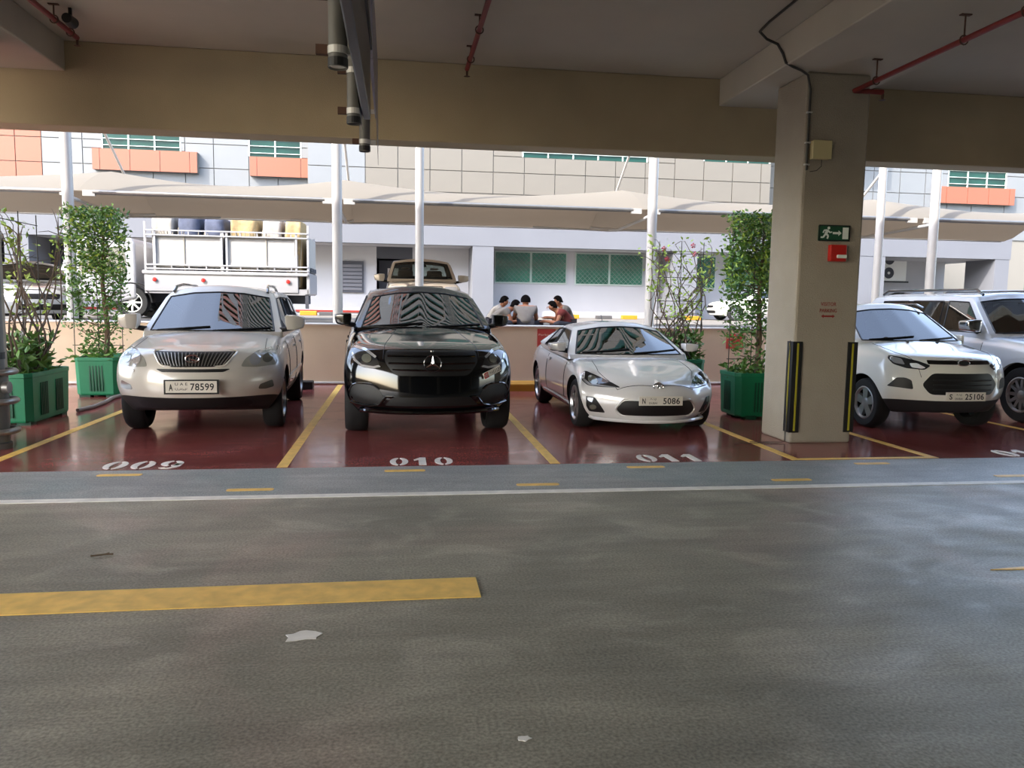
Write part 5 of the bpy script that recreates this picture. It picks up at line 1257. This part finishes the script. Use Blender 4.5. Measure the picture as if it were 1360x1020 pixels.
for z in (2.46, 2.58, 3.46, 3.60): kv('cage_rail', -7.55, -2.8, 24.93, 25.0, z-.02, z+.02, 'paint_truck')
for k in range(9):
    x = -7.3+k*.5; kv('cage_bar', x-.015, x+.015, 24.94, 24.98, 2.46, 2.58, 'paint_truck'); kv('cage_bar', x-.015, x+.015, 24.94, 24.98, 3.46, 3.60, 'paint_truck')
for k in range(4): kv('tail_slot', -2.76, -2.74, 25.3+k*.42, 25.55+k*.42, 2.45, 2.58, 'dark_wall')
kv('canvas_rope', -6.45, -6.43, 24.99, 25.02, 2.3, 3.6, 'rope'); kv('canvas_rope', -4.05, -4.03, 24.99, 25.02, 2.3, 3.6, 'rope')
for x in (-7.3, -5.9, -3.4): 
    o = obj('marker_lamp', MB().lathe([(0, -.06), (.06, -.05), (.06, 0)], 12, 'y', (x+5.2, -1.03, 1.18)), 'tail_red', tk)
cab_ = obj('cab', MB().prism([(-10.0+5.2, .5), (-10.0+5.2, 1.3), (-9.7+5.2, 2.25), (-9.55+5.2, 2.4), (-7.95+5.2, 2.4), (-7.85+5.2, 2.25), (-7.85+5.2, .6), (-8.3+5.2, .5)], -1.0, 1.0, 'xz'), 'paint_truck', tk, bevel=.06)
obj('cab_window', MB().prism(rpoly([(-9.45+5.2, 1.4), (-9.3+5.2, 2.1), (-8.15+5.2, 2.1), (-8.1+5.2, 1.4)], .08), -1.01, -1.0, 'xz'), 'lamp_dark', cab_)
obj('cab_windshield', MB().prism([(-10.02+5.2, 1.38), (-9.72+5.2, 2.2), (-9.70+5.2, 2.2), (-10.0+5.2, 1.36)], -.85, .85, 'xz'), 'lamp_dark', cab_)
ty, rm, bd = wheel_parts(.48, .26, .30, 8, 'straight', 'plastic_white')
for x, ys in ((-8.0, (25.15, 26.85)), (-4.0, (25.15, 26.85))):
    for y in ys:
        w = obj('tyre', ty, None, tk); w.location = (x+5.2, y-26, .48); w.rotation_euler = (0, 0, R(-90 if y < 26 else 90)); obj('rim', rm, None, w); obj('brake_disc', bd, None, w)
obj('mudguard', MB().lathe([(.56, -1.0), (.60, -1.0), (.60, -.72), (.56, -.72)], 16, 'y', (-8.0+5.2, 0, .48), -math.pi*.5, math.pi*.5), 'black', tk)
kv('tail_lamp_post', -2.9, -2.8, 25.0, 25.1, 1.3, 1.75, 'dark_wall')
def bale(x, y, z, sx, sy, sz, m, lab, seed):
    rr = random.Random(seed); cg = lattice(4, 4, 4, lambda i, j, k: (x+(j/1.5-1)*sx/2*(1+.1*rr.uniform(-1, 1)), y+(i/1.5-1)*sy/2*(1+.1*rr.uniform(-1, 1)), z+k/3*sz+.05*rr.uniform(-1, 1)*(k > 0)), lambda *a: 0, lambda a, b: .25)
    t = tag(obj('bundle', split(subsurf(cg, [m], 2))[m], m, None, sm=60), lab, 'bundle', 'roped bundles on the truck')
    n = MB()
    for q in range(5):
        xx = x-sx*.34+q*sx*.17; n.tube([(xx, y-sy/2*1.08, z+.05), (xx+.08, y-sy/2*1.0, z+sz*.7), (xx+.02, y-sy*.25, z+sz*1.03), (xx-.06, y+sy*.3, z+sz*1.0)], .012, 4)
        n.tube([(xx, y-sy/2*1.08, z+.1), (xx-.08, y-sy/2*1.0, z+sz*.75), (xx-.05, y-sy*.25, z+sz*1.03)], .012, 4)
    obj('rope_net', n, 'rope', t)
for k, (x, sx, m, top, lab) in enumerate(((-7.1, .75, 'bale_white', 3.95, 'pale roped bundle at the cab end of the truck load'), (-6.35, .75, 'bale_blue', 3.98, 'slate blue bundle beside the pale bundle on the truck'), (-5.6, .7, 'bale_blue', 3.9, 'slate blue bundle next to the straw bundle on the truck'), (-4.75, .95, 'bale_straw', 3.97, 'large straw-coloured bundle in the middle of the truck load'), (-3.9, .7, 'bale_white', 3.92, 'pale bundle behind the straw bundle on the truck'), (-3.25, .6, 'bale_straw', 3.88, 'small straw-coloured bundle at the tail of the truck'))):
    bale(x, 26.0, 1.92, sx*.84, 1.7, top+.18-1.92, m, lab, 40+k)
